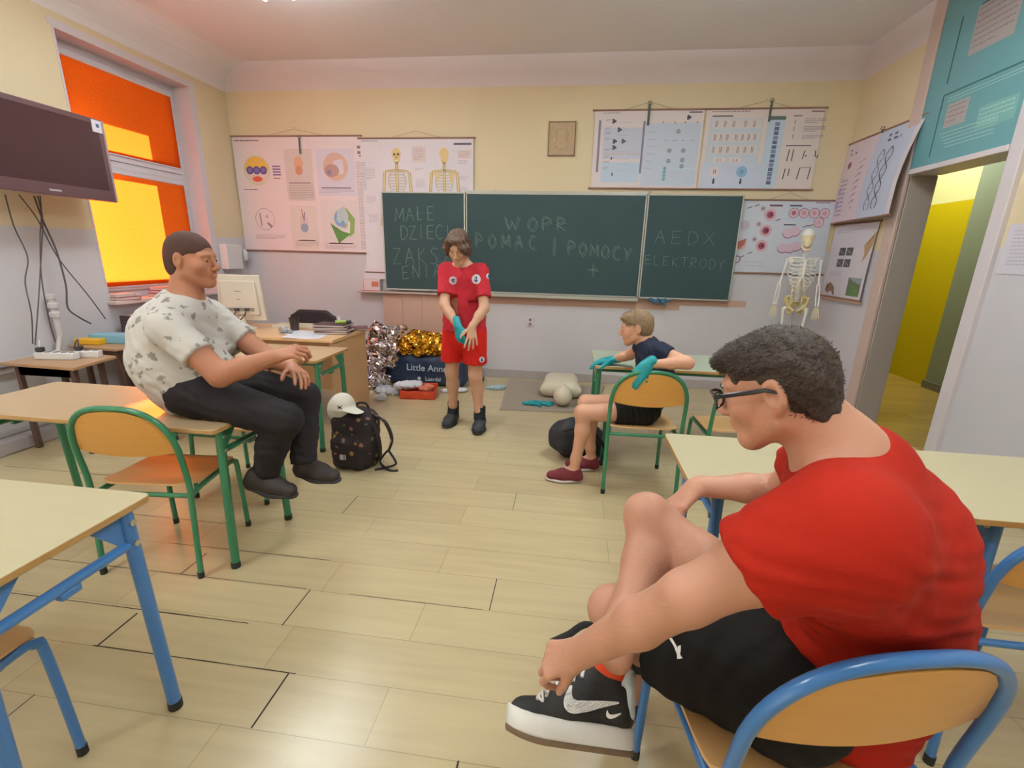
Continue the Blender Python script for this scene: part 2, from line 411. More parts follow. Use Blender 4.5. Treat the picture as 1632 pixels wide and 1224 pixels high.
for x0, x1, y, t in ((-2.49, -1.1, 1.612, .004), (-2.35, -1.22, 1.39, .006), (-1.72, -.9, 1.203, .004), (-1.95, -1.1, 1.815, .004), (-3.75, -2.75, 2.40, .006), (-2.6, -1.8, 2.02, .003), (-3.1, -2.3, 2.21, .003), (-.9, -.3, 1.61, .0025)):
    gap(x0, y, x1, y, t)
structure('floor', b, [M_FLOOR, M_GAP])
b = MB(); b.mm((XL-.5, YB-.3, ZC), (2.9, D+.3, ZC+.15)); structure('ceiling', b, W_CEIL)
b = MB()                                   # the rounded cove along the window wall
prof = [(XL-.02, ZC+.02), (XL-.02, ZC-.30)] + [(XL+.30-.30*math.cos(a), ZC-.30+.30*math.sin(a)) for a in [PI/2*i/8 for i in range(9)]]
for (x0, z0), (x1, z1) in zip(prof[2:], prof[3:]): b.quad((x0, YB, z0), (x0, D, z0), (x1, D, z1), (x1, YB, z1))
structure('trim_1', b, W_CEIL, angle=80)
b = MB(); b.mm((XL-.5, D, 0), (XR+.2, D+.2, ZC)); structure('wall_back', b, W_ROOM)
b = MB(); b.mm((XL-.5, YB-.2, 0), (XR+.25, YB, ZC)); structure('wall_front', b, W_ROOM)
# window wall with two openings (the second one is beyond the left edge of the picture)
WT = .56; OP = [(3.62, 4.93, .98, 3.06), (.2, 2.3, .98, 3.06), (-2.2, -.6, .98, 3.06)]
b = MB(); ys = sorted([YB] + [v for o in OP for v in o[:2]] + [D])
for y0, y1 in zip(ys, ys[1:]):
    hit = [o for o in OP if abs(o[0]-y0) < .01]
    if hit:
        o = hit[0]; b.mm((XL-WT, y0, 0), (XL, y1, o[2])); b.mm((XL-WT, y0, o[3]), (XL, y1, ZC))
    else: b.mm((XL-WT, y0, 0), (XL, y1, ZC))
structure('wall_left', b, W_ROOM)
# right wall with the doorway
DY0, DY1, DZ = 3.53, 4.46, 3.38
b = MB(); b.mm((XR, YB, 0), (XR+.2, DY0, ZC)); b.mm((XR, DY1, 0), (XR+.2, D, ZC)); b.mm((XR, DY0, DZ), (XR+.2, DY1, ZC))
structure('wall_right', b, W_ROOM)
M_WHITE = mat('white gloss paint', '#d9cfd2', rough=.35, var=.03)
M_REV = mat('grey door frame paint', '#a89b92', rough=.5, var=.05)
M_BASE = mat('baseboard grey', '#aba1a0', rough=.6, var=.08, scale=4)
b = MB()
b.mm((XR-.035, DY0-.10, 0), (XR+.2, DY0, DZ)); structure('trim_2', b, M_WHITE, bevel=.006)       # near jamb casing
b = MB(); b.mm((XR-.03, DY1, 0), (XR, DY1+.13, DZ+.05)); structure('trim_3', b, mat('pinkish casing paint', '#c9b0a6', rough=.5), bevel=.006)
b = MB(); b.mm((XR+.0, DY1-.012, 0), (XR+.2, DY1+.01, 2.16)); structure('trim_4', b, M_REV, bevel=.004)
b = MB(); b.mm((XR-.045, DY0, 2.16), (XR+.2, DY1-.04, 2.20)); structure('trim_5', b, M_WHITE, bevel=.005)  # transom bar
b = MB(); b.mm((XL, D-.02, 0), (XR, D, .10)); structure('baseboard_back', b, M_BASE, bevel=.003)
b = MB(); b.mm((XR-.02, YB, 0), (XR, DY0-.1, .09)); b.mm((XR-.02, DY1+.13, 0), (XR, D-.02, .09)); structure('baseboard_right', b, M_BASE, bevel=.003)
# panelled pipe casing under the left end of the board and the old paint under the board
M_PINK = mat('old pinkish paint', '#c29e8e', rough=.7, var=.08, scale=3)
b = MB(); b.mm((-2.26, D-.07, .10), (-1.52, D, .98))
for x in (-2.02, -1.78): b.mm((x-.006, D-.078, .14), (x+.006, D-.066, .96))
structure('trim_6', b, M_PINK, bevel=.004)
b = MB(); b.mm((-1.52, D-.004, .90), (1.22, D, 1.03)); structure('trim_7', b, M_PINK)
b = MB(); b.mm((1.22, D-.004, .96), (1.93, D, 1.03)); structure('trim_8', b, M_PINK)
# teal painted panel above the doorway
M_TEAL = mat('teal gloss paint', '#6a9aa0', rough=.4, var=.05, scale=2)
t = thing('door_transom_panel', 'teal painted wooden panel with pasted paper notes above the doorway', 'panel', (XR, 4.0, 2.2))
b = MB(); x = XR-.02
b.mm((x, DY0-3.995, 0), (x+.03, DY1-.005-4.0, 1.18)); b2 = b.v; 
b.v = [(vx-XR, vy, vz) for vx, vy, vz in b.v]; b.build('board', M_TEAL, t)
b = MB(); g = mat('teal groove', '#36645f', rough=.7)
for y0, y1, z0, z1 in ((-.46, .26, .475, .485), (.255, .265, .06, .475), (.255, .265, .56, .98), (-.46, .10, .98, .99)): b.mm((-.0225, y0, z0), (-.019, y1, z1))
b.build('groove', g, t)
def noteplate(name, y, z, wdt, hgt, col, ink, n, par):
    fn = lambda u, v, o: Vector((-.0215-o, y-u, z-v)); s = Sheet(wdt, hgt, fn, col, 2, 2); s.text(.02, .02, wdt-.04, n, ink, (hgt-.03)/n, .008); return s.build(name, par)
noteplate('pasted_note', .12, .98, .36, .30, '#a8a09c', '#93767c', 7, t); noteplate('pasted_note', .19, .40, .20, .16, '#aaa39f', '#9c7078', 4, t)
noteplate('pasted_note', -.12, .30, .3, .14, '#7fb1aa', '#aed0ca', 4, t)
b = MB()
for k in range(5):
    zz = .20-.025*k
    b.mm((-.0222, -.3, zz), (-.0205, .2-.02*k, zz+.007))
for k in range(2): b.mm((-.0222, -.4, .44-.02*k), (-.0205, .2, .446-.02*k))
b.build('painted_lines', mat('pale teal lettering', '#9cc6c0', rough=.6), t)
# corridor
b = MB(); b.mm((2.9, .5, -.1), (6.2, 10, 0)); structure('floor_corridor', b, laminate('corridor laminate', '#a98a45', '#9c7f3f', '#5f4a22', .16, 1.1))
b = MB(); b.mm((4.48, 6.16, 0), (4.6, 10, 3.5)); structure('wall_corridor_far', b, W_CORR)
b = MB(); b.mm((4.42, .5, 0), (4.6, 6.16, 3.5)); structure('wall_corridor_grey', b, W_CGREEN)
b = MB(); b.mm((2.6, 9.9, 0), (6.2, 10, 3.5)); structure('wall_corridor_end', b, W_CORR)
b = MB(); b.mm((2.6, .4, 0), (4.6, .5, 3.5)); structure('wall_corridor_near', b, W_CORR)
b = MB(); b.mm((XR+.15, D+.2, 0), (XR+.2, 10, 3.5)); b.mm((XR+.2, .5, 0), (XR+.205, DY0, 3.5)); structure('wall_corridor_side', b, W_CORR)
b = MB(); b.mm((2.6, .4, 3.5), (6.2, 10, 3.6)); structure('ceiling_corridor', b, W_CEIL)
b = MB(); b.mm((4.40, .5, 0), (4.42, 6.17, .09)); structure('baseboard_corridor', b, mat('dark baseboard', '#6a675a', rough=.6))
# ------------------------------------------------------------------ window in the left wall
M_PVC = mat('white window plastic', '#d9d3da', rough=.3, var=.02)
M_GLASS = bpy.data.materials.new('window glass'); M_GLASS.use_nodes = True
nt = M_GLASS.node_tree; nt.nodes.clear(); o_ = nt.nodes.new('ShaderNodeOutputMaterial'); mx = nt.nodes.new('ShaderNodeMixShader'); tr = nt.nodes.new('ShaderNodeBsdfTransparent'); gl = nt.nodes.new('ShaderNodeBsdfGlossy')
fr = nt.nodes.new('ShaderNodeFresnel'); gl.inputs['Roughness'].default_value = .02; tr.inputs[0].default_value = (.93, .96, .95, 1)
mx.inputs[0].default_value = .05; nt.links.new(tr.outputs[0], mx.inputs[1]); nt.links.new(gl.outputs[0], mx.inputs[2]); nt.links.new(mx.outputs[0], o_.inputs[0])
def blind_mat(name, col, direct, tint, tl=1.0):
    m = bpy.data.materials.new(name); m.use_nodes = True; nt = m.node_tree; nt.nodes.clear(); n = nt.nodes; L = nt.links
    o = n.new('ShaderNodeOutputMaterial'); a = n.new('ShaderNodeMixShader'); b = n.new('ShaderNodeMixShader'); df = n.new('ShaderNodeBsdfDiffuse'); ts = n.new('ShaderNodeBsdfTranslucent'); tp = n.new('ShaderNodeBsdfTransparent')
    nz = n.new('ShaderNodeTexNoise'); nz.inputs['Scale'].default_value = 90; tc = n.new('ShaderNodeTexCoord'); L.new(tc.outputs['Object'], nz.inputs[0])
    mx = n.new('ShaderNodeMix'); mx.data_type = 'RGBA'; c = srgb(col); mx.inputs[6].default_value = (*[x*.55 for x in c], 1); mx.inputs[7].default_value = (*[min(1, x*1.35) for x in c], 1)
    L.new(nz.outputs['Fac'], mx.inputs[0]); L.new(mx.outputs[2], df.inputs[0]); L.new(mx.outputs[2], ts.inputs[0]); tp.inputs[0].default_value = (*tint, 1)
    a.inputs[0].default_value = .6*tl; b.inputs[0].default_value = direct
    L.new(df.outputs[0], a.inputs[1]); L.new(ts.outputs[0], a.inputs[2]); L.new(a.outputs[0], b.inputs[1]); L.new(tp.outputs[0], b.inputs[2]); L.new(b.outputs[0], o.inputs[0]); return m
M_BLU = blind_mat('orange blind weave', '#f0601c', .12, (1, .10, .0)); M_BLL = blind_mat('orange blind weave lower', '#f0601c', .0, (1, .2, 0))
def window(name, y0, y1, z0, z1, xin, blinds=True, zt=2.17):
    w = thing(name, None, None, (XL, (y0+y1)/2, z0)); w['kind'] = 'structure'; ox, oy, oz = XL, (y0+y1)/2, z0
    xg = XL-xin; fw = .07
    def P(b): b.v = [(a-ox, c-oy, d-oz) for a, c, d in b.v]; return b
    b = MB()
    b.mm((xg-.06, y0, z0+fw), (xg+.0, y0+fw, z1-fw)); b.mm((xg-.06, y1-fw, z0+fw), (xg+.0, y1, z1-fw)); b.mm((xg-.06, y0, z1-fw), (xg, y1, z1)); b.mm((xg-.06, y0, z0), (xg, y1, z0+fw)); b.mm((xg-.058, y0+fw, zt-.03), (xg+.012, y1-fw, zt+.03))
    P(b).build('window_frame', M_PVC, w, bevel=.006)
    for (a, c) in ((z0+fw, zt-.03), (zt+.03, z1-fw)):
        b = MB(); s_ = .055; ya, yb = y0+fw, y1-fw
        b.mm((xg-.03, ya, a+s_+.035), (xg+.025, ya+s_, c-s_)); b.mm((xg-.03, yb-s_, a+s_+.035), (xg+.025, yb, c-s_)); b.mm((xg-.03, ya, a), (xg+.025, yb, a+s_+.035)); b.mm((xg-.03, ya, c-s_), (xg+.025, yb, c))
        sh = P(b).build('window_sash', M_PVC, w, bevel=.006)
        b = MB(); b.mm((xg-.012, ya+s_, a+s_), (xg-.006, yb-s_, c-s_)); P(b).build('window_pane', M_GLASS, w)
    return w
window('window_1', 3.62, 4.93, .98, 3.06, .19)
window('window_2', .2, 2.3, .98, 3.06, .19); window('window_3', -2.2, -.6, .98, 3.06, .19)
def blind(y0, y1, z0, z1, xin, m_, label, group=None):
    x = XL-xin+.034; t = thing('roller_blind', label, 'blind', (x, (y0+y1)/2, z0), group=group); h = (y1-y0)/2; H = z1-z0
    b = MB(); b.quad((0, -h, 0), (0, h, 0), (0, h, H), (0, -h, H)); b.build('blind_fabric', m_, t)
    b = MB(); b.tube([(.0, -h+.01, H+.008), (.0, h-.01, H+.008)], .012, 10); b.build('roller_tube', M_PVC, t)
    b = MB(); b.mm((-.004, -h, -.012), (.004, h, 0)); b.build('bottom_rail', M_PVC, t)
blind(3.69, 4.84, 2.26, 2.935, .19, M_BLU, 'orange red roller blind on the upper window sash with a bright yellow sunlit strip')
blind(3.70, 4.84, 1.09, 2.09, .19, M_BLL, 'roller blind on the lower window sash, mostly glowing yellow with a red edge')
b = MB(); b.mm((XL-.19, 3.60, .95), (XL+.09, 4.95, .985)); structure('trim_9', b, mat('window sill', '#cbb9b4', rough=.4), bevel=.008)
b = MB(); b.mm((XL-WT-.35, 3.2, 3.06), (XL-WT, 6.4, 3.12)); structure('trim_10', b, W_CEIL)   # added unseen slab outside, shaped to shade the top of the blind
M_RVL = mat('reveal paint', '#d3c9cd', rough=.5, var=.03)
for i_, (y0_, y1_, z0_, z1_) in enumerate(OP[:1]):
    b = MB(); b.mm((XL-.19, y0_, z1_-.012), (XL+.004, y1_, z1_+.004)); b.mm((XL-.19, y1_-.012, z0_), (XL+.004, y1_+.004, z1_-.012)); b.mm((XL-.19, y0_-.004, z0_), (XL+.004, y0_+.012, z1_-.012))
    b.mm((XL, y1_+.004, z0_), (XL+.004, y1_+.07, z1_+.004)); b.mm((XL, y0_-.03, z1_+.004), (XL+.004, y1_+.07, z1_+.05)); structure('trim_%d' % (12+i_), b, M_RVL)
# heating pipe and ledge along the window wall
M_PIPE = mat('white pipe paint', '#cfc9cb', rough=.4, var=.04)
t = thing('heating_pipe', 'long white heating pipe running low along the window wall', 'pipe', (XL+.06, 1.0, .63))
b = MB(); b.tube([(0, -3.4, 0), (0, 2.02, 0), (0, 2.08, .02), (0, 2.10, .08), (0, 2.12, .14)], .017, 12); b.build('pipe_run', M_PIPE, t)
b = MB(); b.tube([(0, 2.12, .13), (0, 2.12, .46)], .022, 12); b.build('riser', M_PIPE, t)
b = MB(); b.lathe([(.0, 0), (.034, .0), (.036, .03), (.022, .045), (.022, .06), (.036, .07), (.036, .10), (.02, .115), (.02, .135), (.031, .14), (.031, .165), (0, .17)], (0, 2.12, .28), n=14)
b.build('valve', M_PIPE, t, angle=25)
b = MB(); b.mm((XL, YB, 0), (XL+.14, 3.3, .10)); b.mm((XL, YB, .10), (XL+.05, 3.3, .13)); structure('baseboard_left', b, M_BASE, bevel=.01)
b = MB(); b.mm((XL, YB, .545), (XL+.045, 3.05, .60)); structure('trim_11', b, mat('wall ledge', '#b1a6a6', rough=.7), bevel=.008)
# ceiling lamps
def ceil_lamp(x, y, label, zz=3.30):
    t = thing('ceiling_light', label, 'light', (x, y, zz), group='fluorescent ceiling lights')
    b = MB(); b.mm((-.20, -.6, -.03), (.20, .6, 0)); b.build('housing', M_WHITE, t, bevel=.008)
    for yy in (-.4, .4): b = MB(); b.tube([(0, yy, 0), (0, yy, ZC-zz)], .006, 6); b.build('hanger', M_WHITE, t)  # added rods, housings hung lower to make room for the upward fill
    for dx in (-.11, .11):
        b = MB(); b.tube([(dx, -.56, -.07), (dx, .56, -.07)], .016, 10); b.build('tube', LAMP, t)
    l = bpy.data.lights.new('lamp light', 'AREA'); l.shape = 'RECTANGLE'; l.size = .4; l.size_y = 1.15; l.energy = LAMPW; l.color = (.80, .97, 1)
    lo = bpy.data.objects.new('lamp_light', l); COL.objects.link(lo); lo.parent = t; lo.location = (0, 0, -.092)
    l2 = l.copy(); l2.energy = LAMPW*3.6; l2.color = (.80, .98, 1); lo = bpy.data.objects.new('added_ceiling_fill', l2); COL.objects.link(lo); lo.parent = t; lo.location = (0, 0, .02); lo.rotation_euler = (PI, 0, 0)  # upward fill added to brighten the ceiling, beyond what the tubes give
LAMPW = 42
LAMP = mat('lamp tube glow', '#ffffff', emit=(1, .93, .84), es=14)
for x, y in ((-2.25, 3.20), (.9, 3.0), (-2.4, .2), (.9, .2)):
    ceil_lamp(x, y, 'fluorescent ceiling light at the top edge of the photo' if x < 0 and y > 1 else 'twin tube fluorescent ceiling light above the classroom')
t = thing('added_corridor_lamp', 'added unseen round lamp that brightens the corridor', 'light', (3.7, 6.4, 3.5)); b = MB(); b.lathe([(0, -.06), (.15, -.05), (.17, 0), (0, 0)], n=24); b.build('diffuser', LAMP, t)  # lamp added to brighten the corridor, hidden from the camera
l = bpy.data.lights.new('added corridor fill', 'AREA'); l.size = .5; l.energy = 110; l.color = (.95, .97, .85); lo = bpy.data.objects.new('added_corridor_fill', l); COL.objects.link(lo); lo.parent = t; lo.location = (0, 0, -.08)
# ================================================================== chalkboard
M_BOARD = mat('green chalkboard', '#35484a', rough=.62, var=.13, scale=2.2, spec=.25)
M_RAIL = mat('pale metal rail', '#b9b8ae', rough=.4, metal=.3, var=.04)
M_CHALK = mat('chalk', '#62796f', rough=.9, var=.3, scale=30)
BX0, BZ0, BH = -2.229, 1.027, 1.092; BU = 3.961/4      # left end, bottom, height, wing width
GLY = {'M': [[(0, 1), (.1, 0), (.5, .7), (.9, 0), (1, 1)]], 'A': [[(0, 1), (.45, 0), (.9, 1)], [(.2, .6), (.75, .6)]], 'L': [[(.1, 0), (.1, 1), (.8, 1)]], 'E': [[(.8, 0), (.1, .05), (.1, 1), (.85, .95)], [(.1, .5), (.7, .48)]],
 'D': [[(.1, 0), (.1, 1), (.6, .9), (.9, .5), (.6, .08), (.1, 0)]], 'Z': [[(0, .05), (.8, 0), (.05, .98), (.9, 1)]], 'I': [[(.4, 0), (.4, 1)]], 'C': [[(.85, .1), (.4, 0), (.05, .5), (.4, 1), (.9, .9)]], 'K': [[(.1, 0), (.1, 1)], [(.8, 0), (.12, .55), (.85, 1)]],
 'S': [[(.85, .08), (.4, 0), (.1, .25), (.75, .65), (.6, .98), (.05, .95)]], 'N': [[(.05, 1), (.1, 0), (.8, 1), (.85, 0)]], 'W': [[(0, 0), (.25, 1), (.5, .35), (.75, 1), (1, 0)]], 'O': [[(.5, 0), (.1, .3), (.1, .75), (.5, 1), (.9, .7), (.85, .25), (.5, 0)]],
 'P': [[(.1, 1), (.1, 0), (.7, .05), (.8, .35), (.1, .55)]], 'R': [[(.1, 1), (.1, 0), (.7, .05), (.8, .35), (.1, .55), (.85, 1)]], 'Y': [[(0, 0), (.4, .5), (.85, 0)], [(.4, .5), (.35, 1)]], 'T': [[(0, 0), (.9, 0)], [(.45, 0), (.45, 1)]], '+': [[(.5, 0), (.5, 1)], [(0, .45), (1, .45)]], 'X': [[(0, 0), (.9, 1)], [(.9, 0), (0, 1)]], 'l': [[(.1, 0), (.15, .95), (.55, .9)], [(0, .55), (.4, .4)]]}
def chalk(name, lines, par, t=.008, dbl=False):
    """lines = (text, x, z of the top, letter width, letter height, spacing, tilt) on the board's face y=0"""
    b = MB()
    for (txt, x, z, lw, lh, sp, dz) in lines:
        for i, ch in enumerate(txt):
            if ch == ' ': continue
            for off in ((0, .016) if dbl else (0,)):
                for st in GLY[ch]:
                    pts = [Vector((x+i*sp+(u+random.uniform(-.03, .03))*lw+off, -.0, z-i*dz-(v+random.uniform(-.03, .03))*lh-off)) for u, v in st]
                    if len(pts) > 3: pts = smooth_path(pts, 4) if ch in 'DOCSP' else pts
                    for a, c in zip(pts, pts[1:]):
                        d = (c-a); 
                        if d.length < 1e-4: continue
                        nrm = Vector((-d.z, 0, d.x)).normalized()*t*random.uniform(.3, .55)
                        b.quad(a+nrm, c+nrm, c-nrm, a-nrm)
    return b.build(name, M_CHALK, par)
bd = thing('chalkboard', 'green chalkboard with two wings, written on in faint chalk, on the back wall', 'chalkboard', (BX0, D, BZ0))
def boardpanel(name, x0, x1, yo, par, skew=0):
    b = MB(); b.mm((x0+.012, yo-.02, .012), (x1-.012, yo, BH-.012)); p = b.build(name, M_BOARD, par)
    b = MB()
    for a, c in (((x0, yo-.026, 0), (x1, yo+.002, .016)), ((x0, yo-.026, BH-.014), (x1, yo+.002, BH)), ((x0, yo-.026, 0), (x0+.014, yo+.002, BH)), ((x1-.014, yo-.026, 0), (x1, yo+.002, BH))): b.mm(a, c)
    b.build('panel_frame', M_RAIL, p, bevel=.002); return p
pc = boardpanel('centre_panel', BU, 3*BU, -.03, bd); pl = boardpanel('left_wing', .01, BU-.004, -.055, bd); pr = boardpanel('right_wing', 3*BU+.004, 4*BU-.01, -.055, bd)
def put(o, y): o.location = (0, y, 0); return o
for L_ in [('MAlE', .17, .92, .10, .15, .125, -.008), ('DZIECI', .22, .73, .10, .15, .105, -.003), ('ZAKSZ', .12, .48, .11, .18, .15, -.004), ('ENIA', .22, .28, .10, .15, .13, -.012)]: put(chalk('chalk_word', [L_], bd, .010), -.0765)
for L_ in [('W', BU+.44, .85, .16, .13, .2, 0), ('OPR', BU+.70, .84, .11, .13, .16, -.004), ('POMAC', BU+.10, .66, .09, .14, .155, .002), ('I', BU+.98, .64, .07, .20, .1, 0), ('POMOCY', BU+1.16, .60, .085, .13, .125, .012), ('+', BU+1.40, .36, .11, .14, .1, 0)]: put(chalk('chalk_word', [L_], bd, .007, True), -.0515)
for L_ in [('AEDX', 3*BU+.12, .73, .12, .13, .17, .004), ('ELEKTRODY', 3*BU+.03, .47, .075, .10, .098, .004)]: put(chalk('chalk_word', [L_], bd, .006), -.0765)
b = MB(); b.mm((BU, -.10, -.035), (3*BU, -.0, -.015)); b.mm((BU, -.104, -.035), (3*BU, -.098, -.0)); b.build('chalk_tray', M_RAIL, bd, bevel=.002)
b = MB(); b.mm((BU-.01, -.05, BH), (3*BU+.01, -.005, BH+.022)); b.tube([(BU+.3, -.03, BH+.026), (BU+.36, -.03, BH+.026)], .006, 8); b.tube([(2.9*BU, -.03, BH+.02), (3.04*BU, -.03, BH+.034)], .005, 8); b.build('top_rail', M_RAIL, bd, bevel=.002)
# ledge under the left wing with a few things
b = MB(); b.mm((-2.56, D-.12, .985), (-1.24, D, 1.005)); tag(b.build('wall_ledge', mat('pale ledge', '#bba79f', rough=.5), bevel=.003), 'narrow pale ledge on the back wall under the left wing of the chalkboard', 'ledge')
t = thing('tissue_box', 'small white and red printed box standing on the ledge left of the chalkboard', 'box', (-2.385, D-.06, 1.005))
b = MB(); b.mm((-.12, -.03, 0), (.10, .03, .135)); b.build('carton', flat('#dcc7c8'), t, bevel=.003); b = MB(); b.mm((.0, -.0315, .05), (.085, -.0305, .11)); b.build('printed_patch', flat('#c0735c'), t)
b = MB(); b.mm((-.105, -.0315, .02), (-.1, -.0305, .12)); b.mm((-.12, -.0315, 0), (.1, -.0305, .008)); b.build('red_edge', flat('#b5504a'), t)
b = MB(); b.quad((-.14, 0, .0), (.14, 0, .0), (.13, .02, .22), (-.12, .02, .20)); b.quad((-.14, -.003, .0), (-.12, .017, .2), (.13, .017, .22), (.14, -.003, .0))
o = b.build('paper_sheet', flat('#d8ccd4')); o.location = (-2.36, D-.03, 1.143); o['label'] = 'sheet of printed paper leaning on the wall above the small printed box'; o['category'] = 'paper'
# blue cloth on the chalk tray
s = SDF()
for i in range(9): s.cap((.86+.025*i, D-.075, 1.012+.012*math.sin(i*2)), (.88+.025*i, D-.10, 1.002+.018*math.cos(i*1.7)), .016, .013, .02)
s.cap((1.02, D-.10, 1.01), (1.04, D-.118, .955), .012, .012, .01); s.cap((.97, D-.11, 1.01), (.96, D-.118, .97), .011, .01, .01)
o = solid('board_cloth', s, .006, mat('blue cloth', '#3d5f75', rough=.9, var=.2, scale=40)); tag(o, 'crumpled blue cloth lying on the chalk tray at the right end of the centre board', 'cloth')
# ================================================================== posters
M_ROD = mat('brown poster rod', '#8a6554', rough=.5)
def back_map(x0, x1, z, bow=0, y=D-.012):
    return lambda u, v, o: Vector((x0+u, y-o-bow*math.sin(PI*min(1, max(0, v/.8))), z-v))
def poster(name, label, w, h, fn, art, paper='#e4d8dd', rods=True, strings=True, hang=None, group='hanging school posters'):
    org = fn(w/2, h, 0); t = thing(name, label, 'poster', org, group=group)
    g = lambda u, v, o: fn(u, v, o)-org
    s = Sheet(w, h, g, paper); art(s); s.build('printed_sheet', t)
    if rods:
        for v in (-.004, h+.004):
            b = MB(); b.tube([g(-.025+(w+.05)*i/6, v, .002) for i in range(7)], .009, 8); b.build('rod', M_ROD, t)
    if strings:
        k = hang if hang else w/2; b = MB(); b.tube([g(w*.28, -.01, .001), g(k, -.075, .001), g(w*.72, -.01, .001)], .0018, 5); b.build('string', mat('string', '#8a7a66', rough=.9), t)
        b = MB(); b.tube([g(k, -.09, -.005), g(k, -.09, .012)], .004, 6); b.build('nail', M_RAIL, t)
    return t
def hook(x, z, L, y=D-.03, lab=''):
    t = thing('poster_clip', lab, 'clip', (x, y, z)); b = MB(); b.tube([(0, 0, 0), (0, -.002, -L)], .011, 8, squash=((0, 1, 0), .4)); b.build('clip_bar', mat('dark green clip', '#3f4a38', rough=.5), t)
    b = MB(); b.tube([(-.02, 0, 0), (-.012, 0, .02), (.01, 0, .02), (.02, 0, -.01)], .003, 6); b.build('clip_wire', mat('dark wire', '#45403a', rough=.5), t)
def art1(s):
    W, H = s.w, s.h
    s.text(.02, .035, .5, 1, '#6b5f6c', .03, .014)
    def big(txt, u, v, sz): s.rect(u, v, len(txt)*sz*.6, sz, '#5b5563')
    s.disc(.27, .36, .165, '#c9cfa8'); s.disc(.27, .36, .15, '#dcc3c0', .0008); s.poly([(.27+.15*math.cos(a), .36-.15*math.sin(a)) for a in [PI*i/12 for i in range(13)]], '#e0b155', .0011)
    for k in (-1, 0, 1): s.disc(.27+k*.085, .36+.0, .045, '#5b4a86', .0015); s.disc(.27+k*.085, .36, .028, '#7c6ba4', .0018)
    s.disc(.27, .455, .03, '#c95a3a', .0015, sx=2.1)
    for k in range(4): s.rect(.47, .31+.03*k, .10, .014, '#6a5590')
    s.rect(.47, .44, .09, .01, '#a06a6a'); s.text(.08, .565, .28, 1, '#6b5f6c', .02, .010)
    s.rect(.63, .13, .34, .56, '#d5c5c0'); s.disc(.80, .28, .07, '#d9a583', .0006, sx=.8); s.disc(.80, .36, .05, '#cf8f70', .0008, sx=.9); s.text(.66, .52, .3, 9, '#9a9298', .018, .006); s.rect(.66, .49, .27, .008, '#6b5f6c')
    s.rect(1.02, .13, .46, .5, '#d8cedb'); s.disc(1.25, .32, .15, '#d3ab9c', .0006); s.disc(1.2, .36, .07, '#b98e86', .0009, sx=1.3); s.disc(1.17, .38, .028, '#8d7fa0', .0012); s.rect(1.06, .54, .36, .01, '#6b5f6c'); s.text(1.03, .565, .42, 3, '#a79bab')
    s.ring(.3, .90, .125, .006, '#a59aa4'); s.line([(.24, .83), (.25, .98)], .016, '#a08f95'); s.line([(.33, .94), (.38, .99)], .03, '#958b93'); s.disc(.33, .87, .02, '#c1b3b8'); s.text(.16, 1.08, .38, 4, '#a796a2')
    s.rect(.63, .74, .34, .50, '#ddd0cb'); s.disc(.80, .93, .11, '#d5c2bd', .0007, sx=.5); s.disc(.80, .99, .05, '#96a3b9', .0010, sx=1.0); s.line([(.78, .78), (.80, .90)], .01, '#b06c5c'); s.line([(.82, .80), (.80, .92)], .01, '#7f86a8'); s.rect(.70, 1.13, .22, .01, '#7b5f6c'); s.text(.66, 1.155, .30, 4, '#b09aa2')
    s.rect(1.02, .68, .46, .5, '#e0d2d2')
    s.poly([(1.13, .93), (1.27, 1.02), (1.38, 1.05), (1.22, 1.16)], '#5d8a4c', .0010); s.poly([(1.34, .76), (1.44, .88), (1.42, 1.04), (1.36, 1.09), (1.38, .92), (1.30, .80)], '#8da35f', .0012); s.poly([(1.2, .80), (1.32, .74), (1.37, .86), (1.34, 1.0), (1.24, .98), (1.18, .88)], '#b9c6c8', .0009)
    s.ring(1.25, .88, .085, .035, '#7aa0cf', .0015, sx=.75); s.disc(1.3, .94, .04, '#9a9a90', .0014); s.rect(1.10, 1.155, .3, .012, '#6b5f6c'); s.text(1.04, 1.19, .4, 3, '#ab9ba8')
    s.text(1.50, .27, .11, 58, '#a79cab', .0165, .006)
    s.rect(1.52, .10, .11, .03, '#7c707e'); s.rect(1.52, .155, .11, .03, '#7c707e'); s.rect(1.54, .20, .08, .012, '#4d4652')
def bone(s, pts, t, c='#d9c08c'):
    s.line(pts, t*1.5, '#9c8a68', .0009); s.line(pts, t, c, .0013)
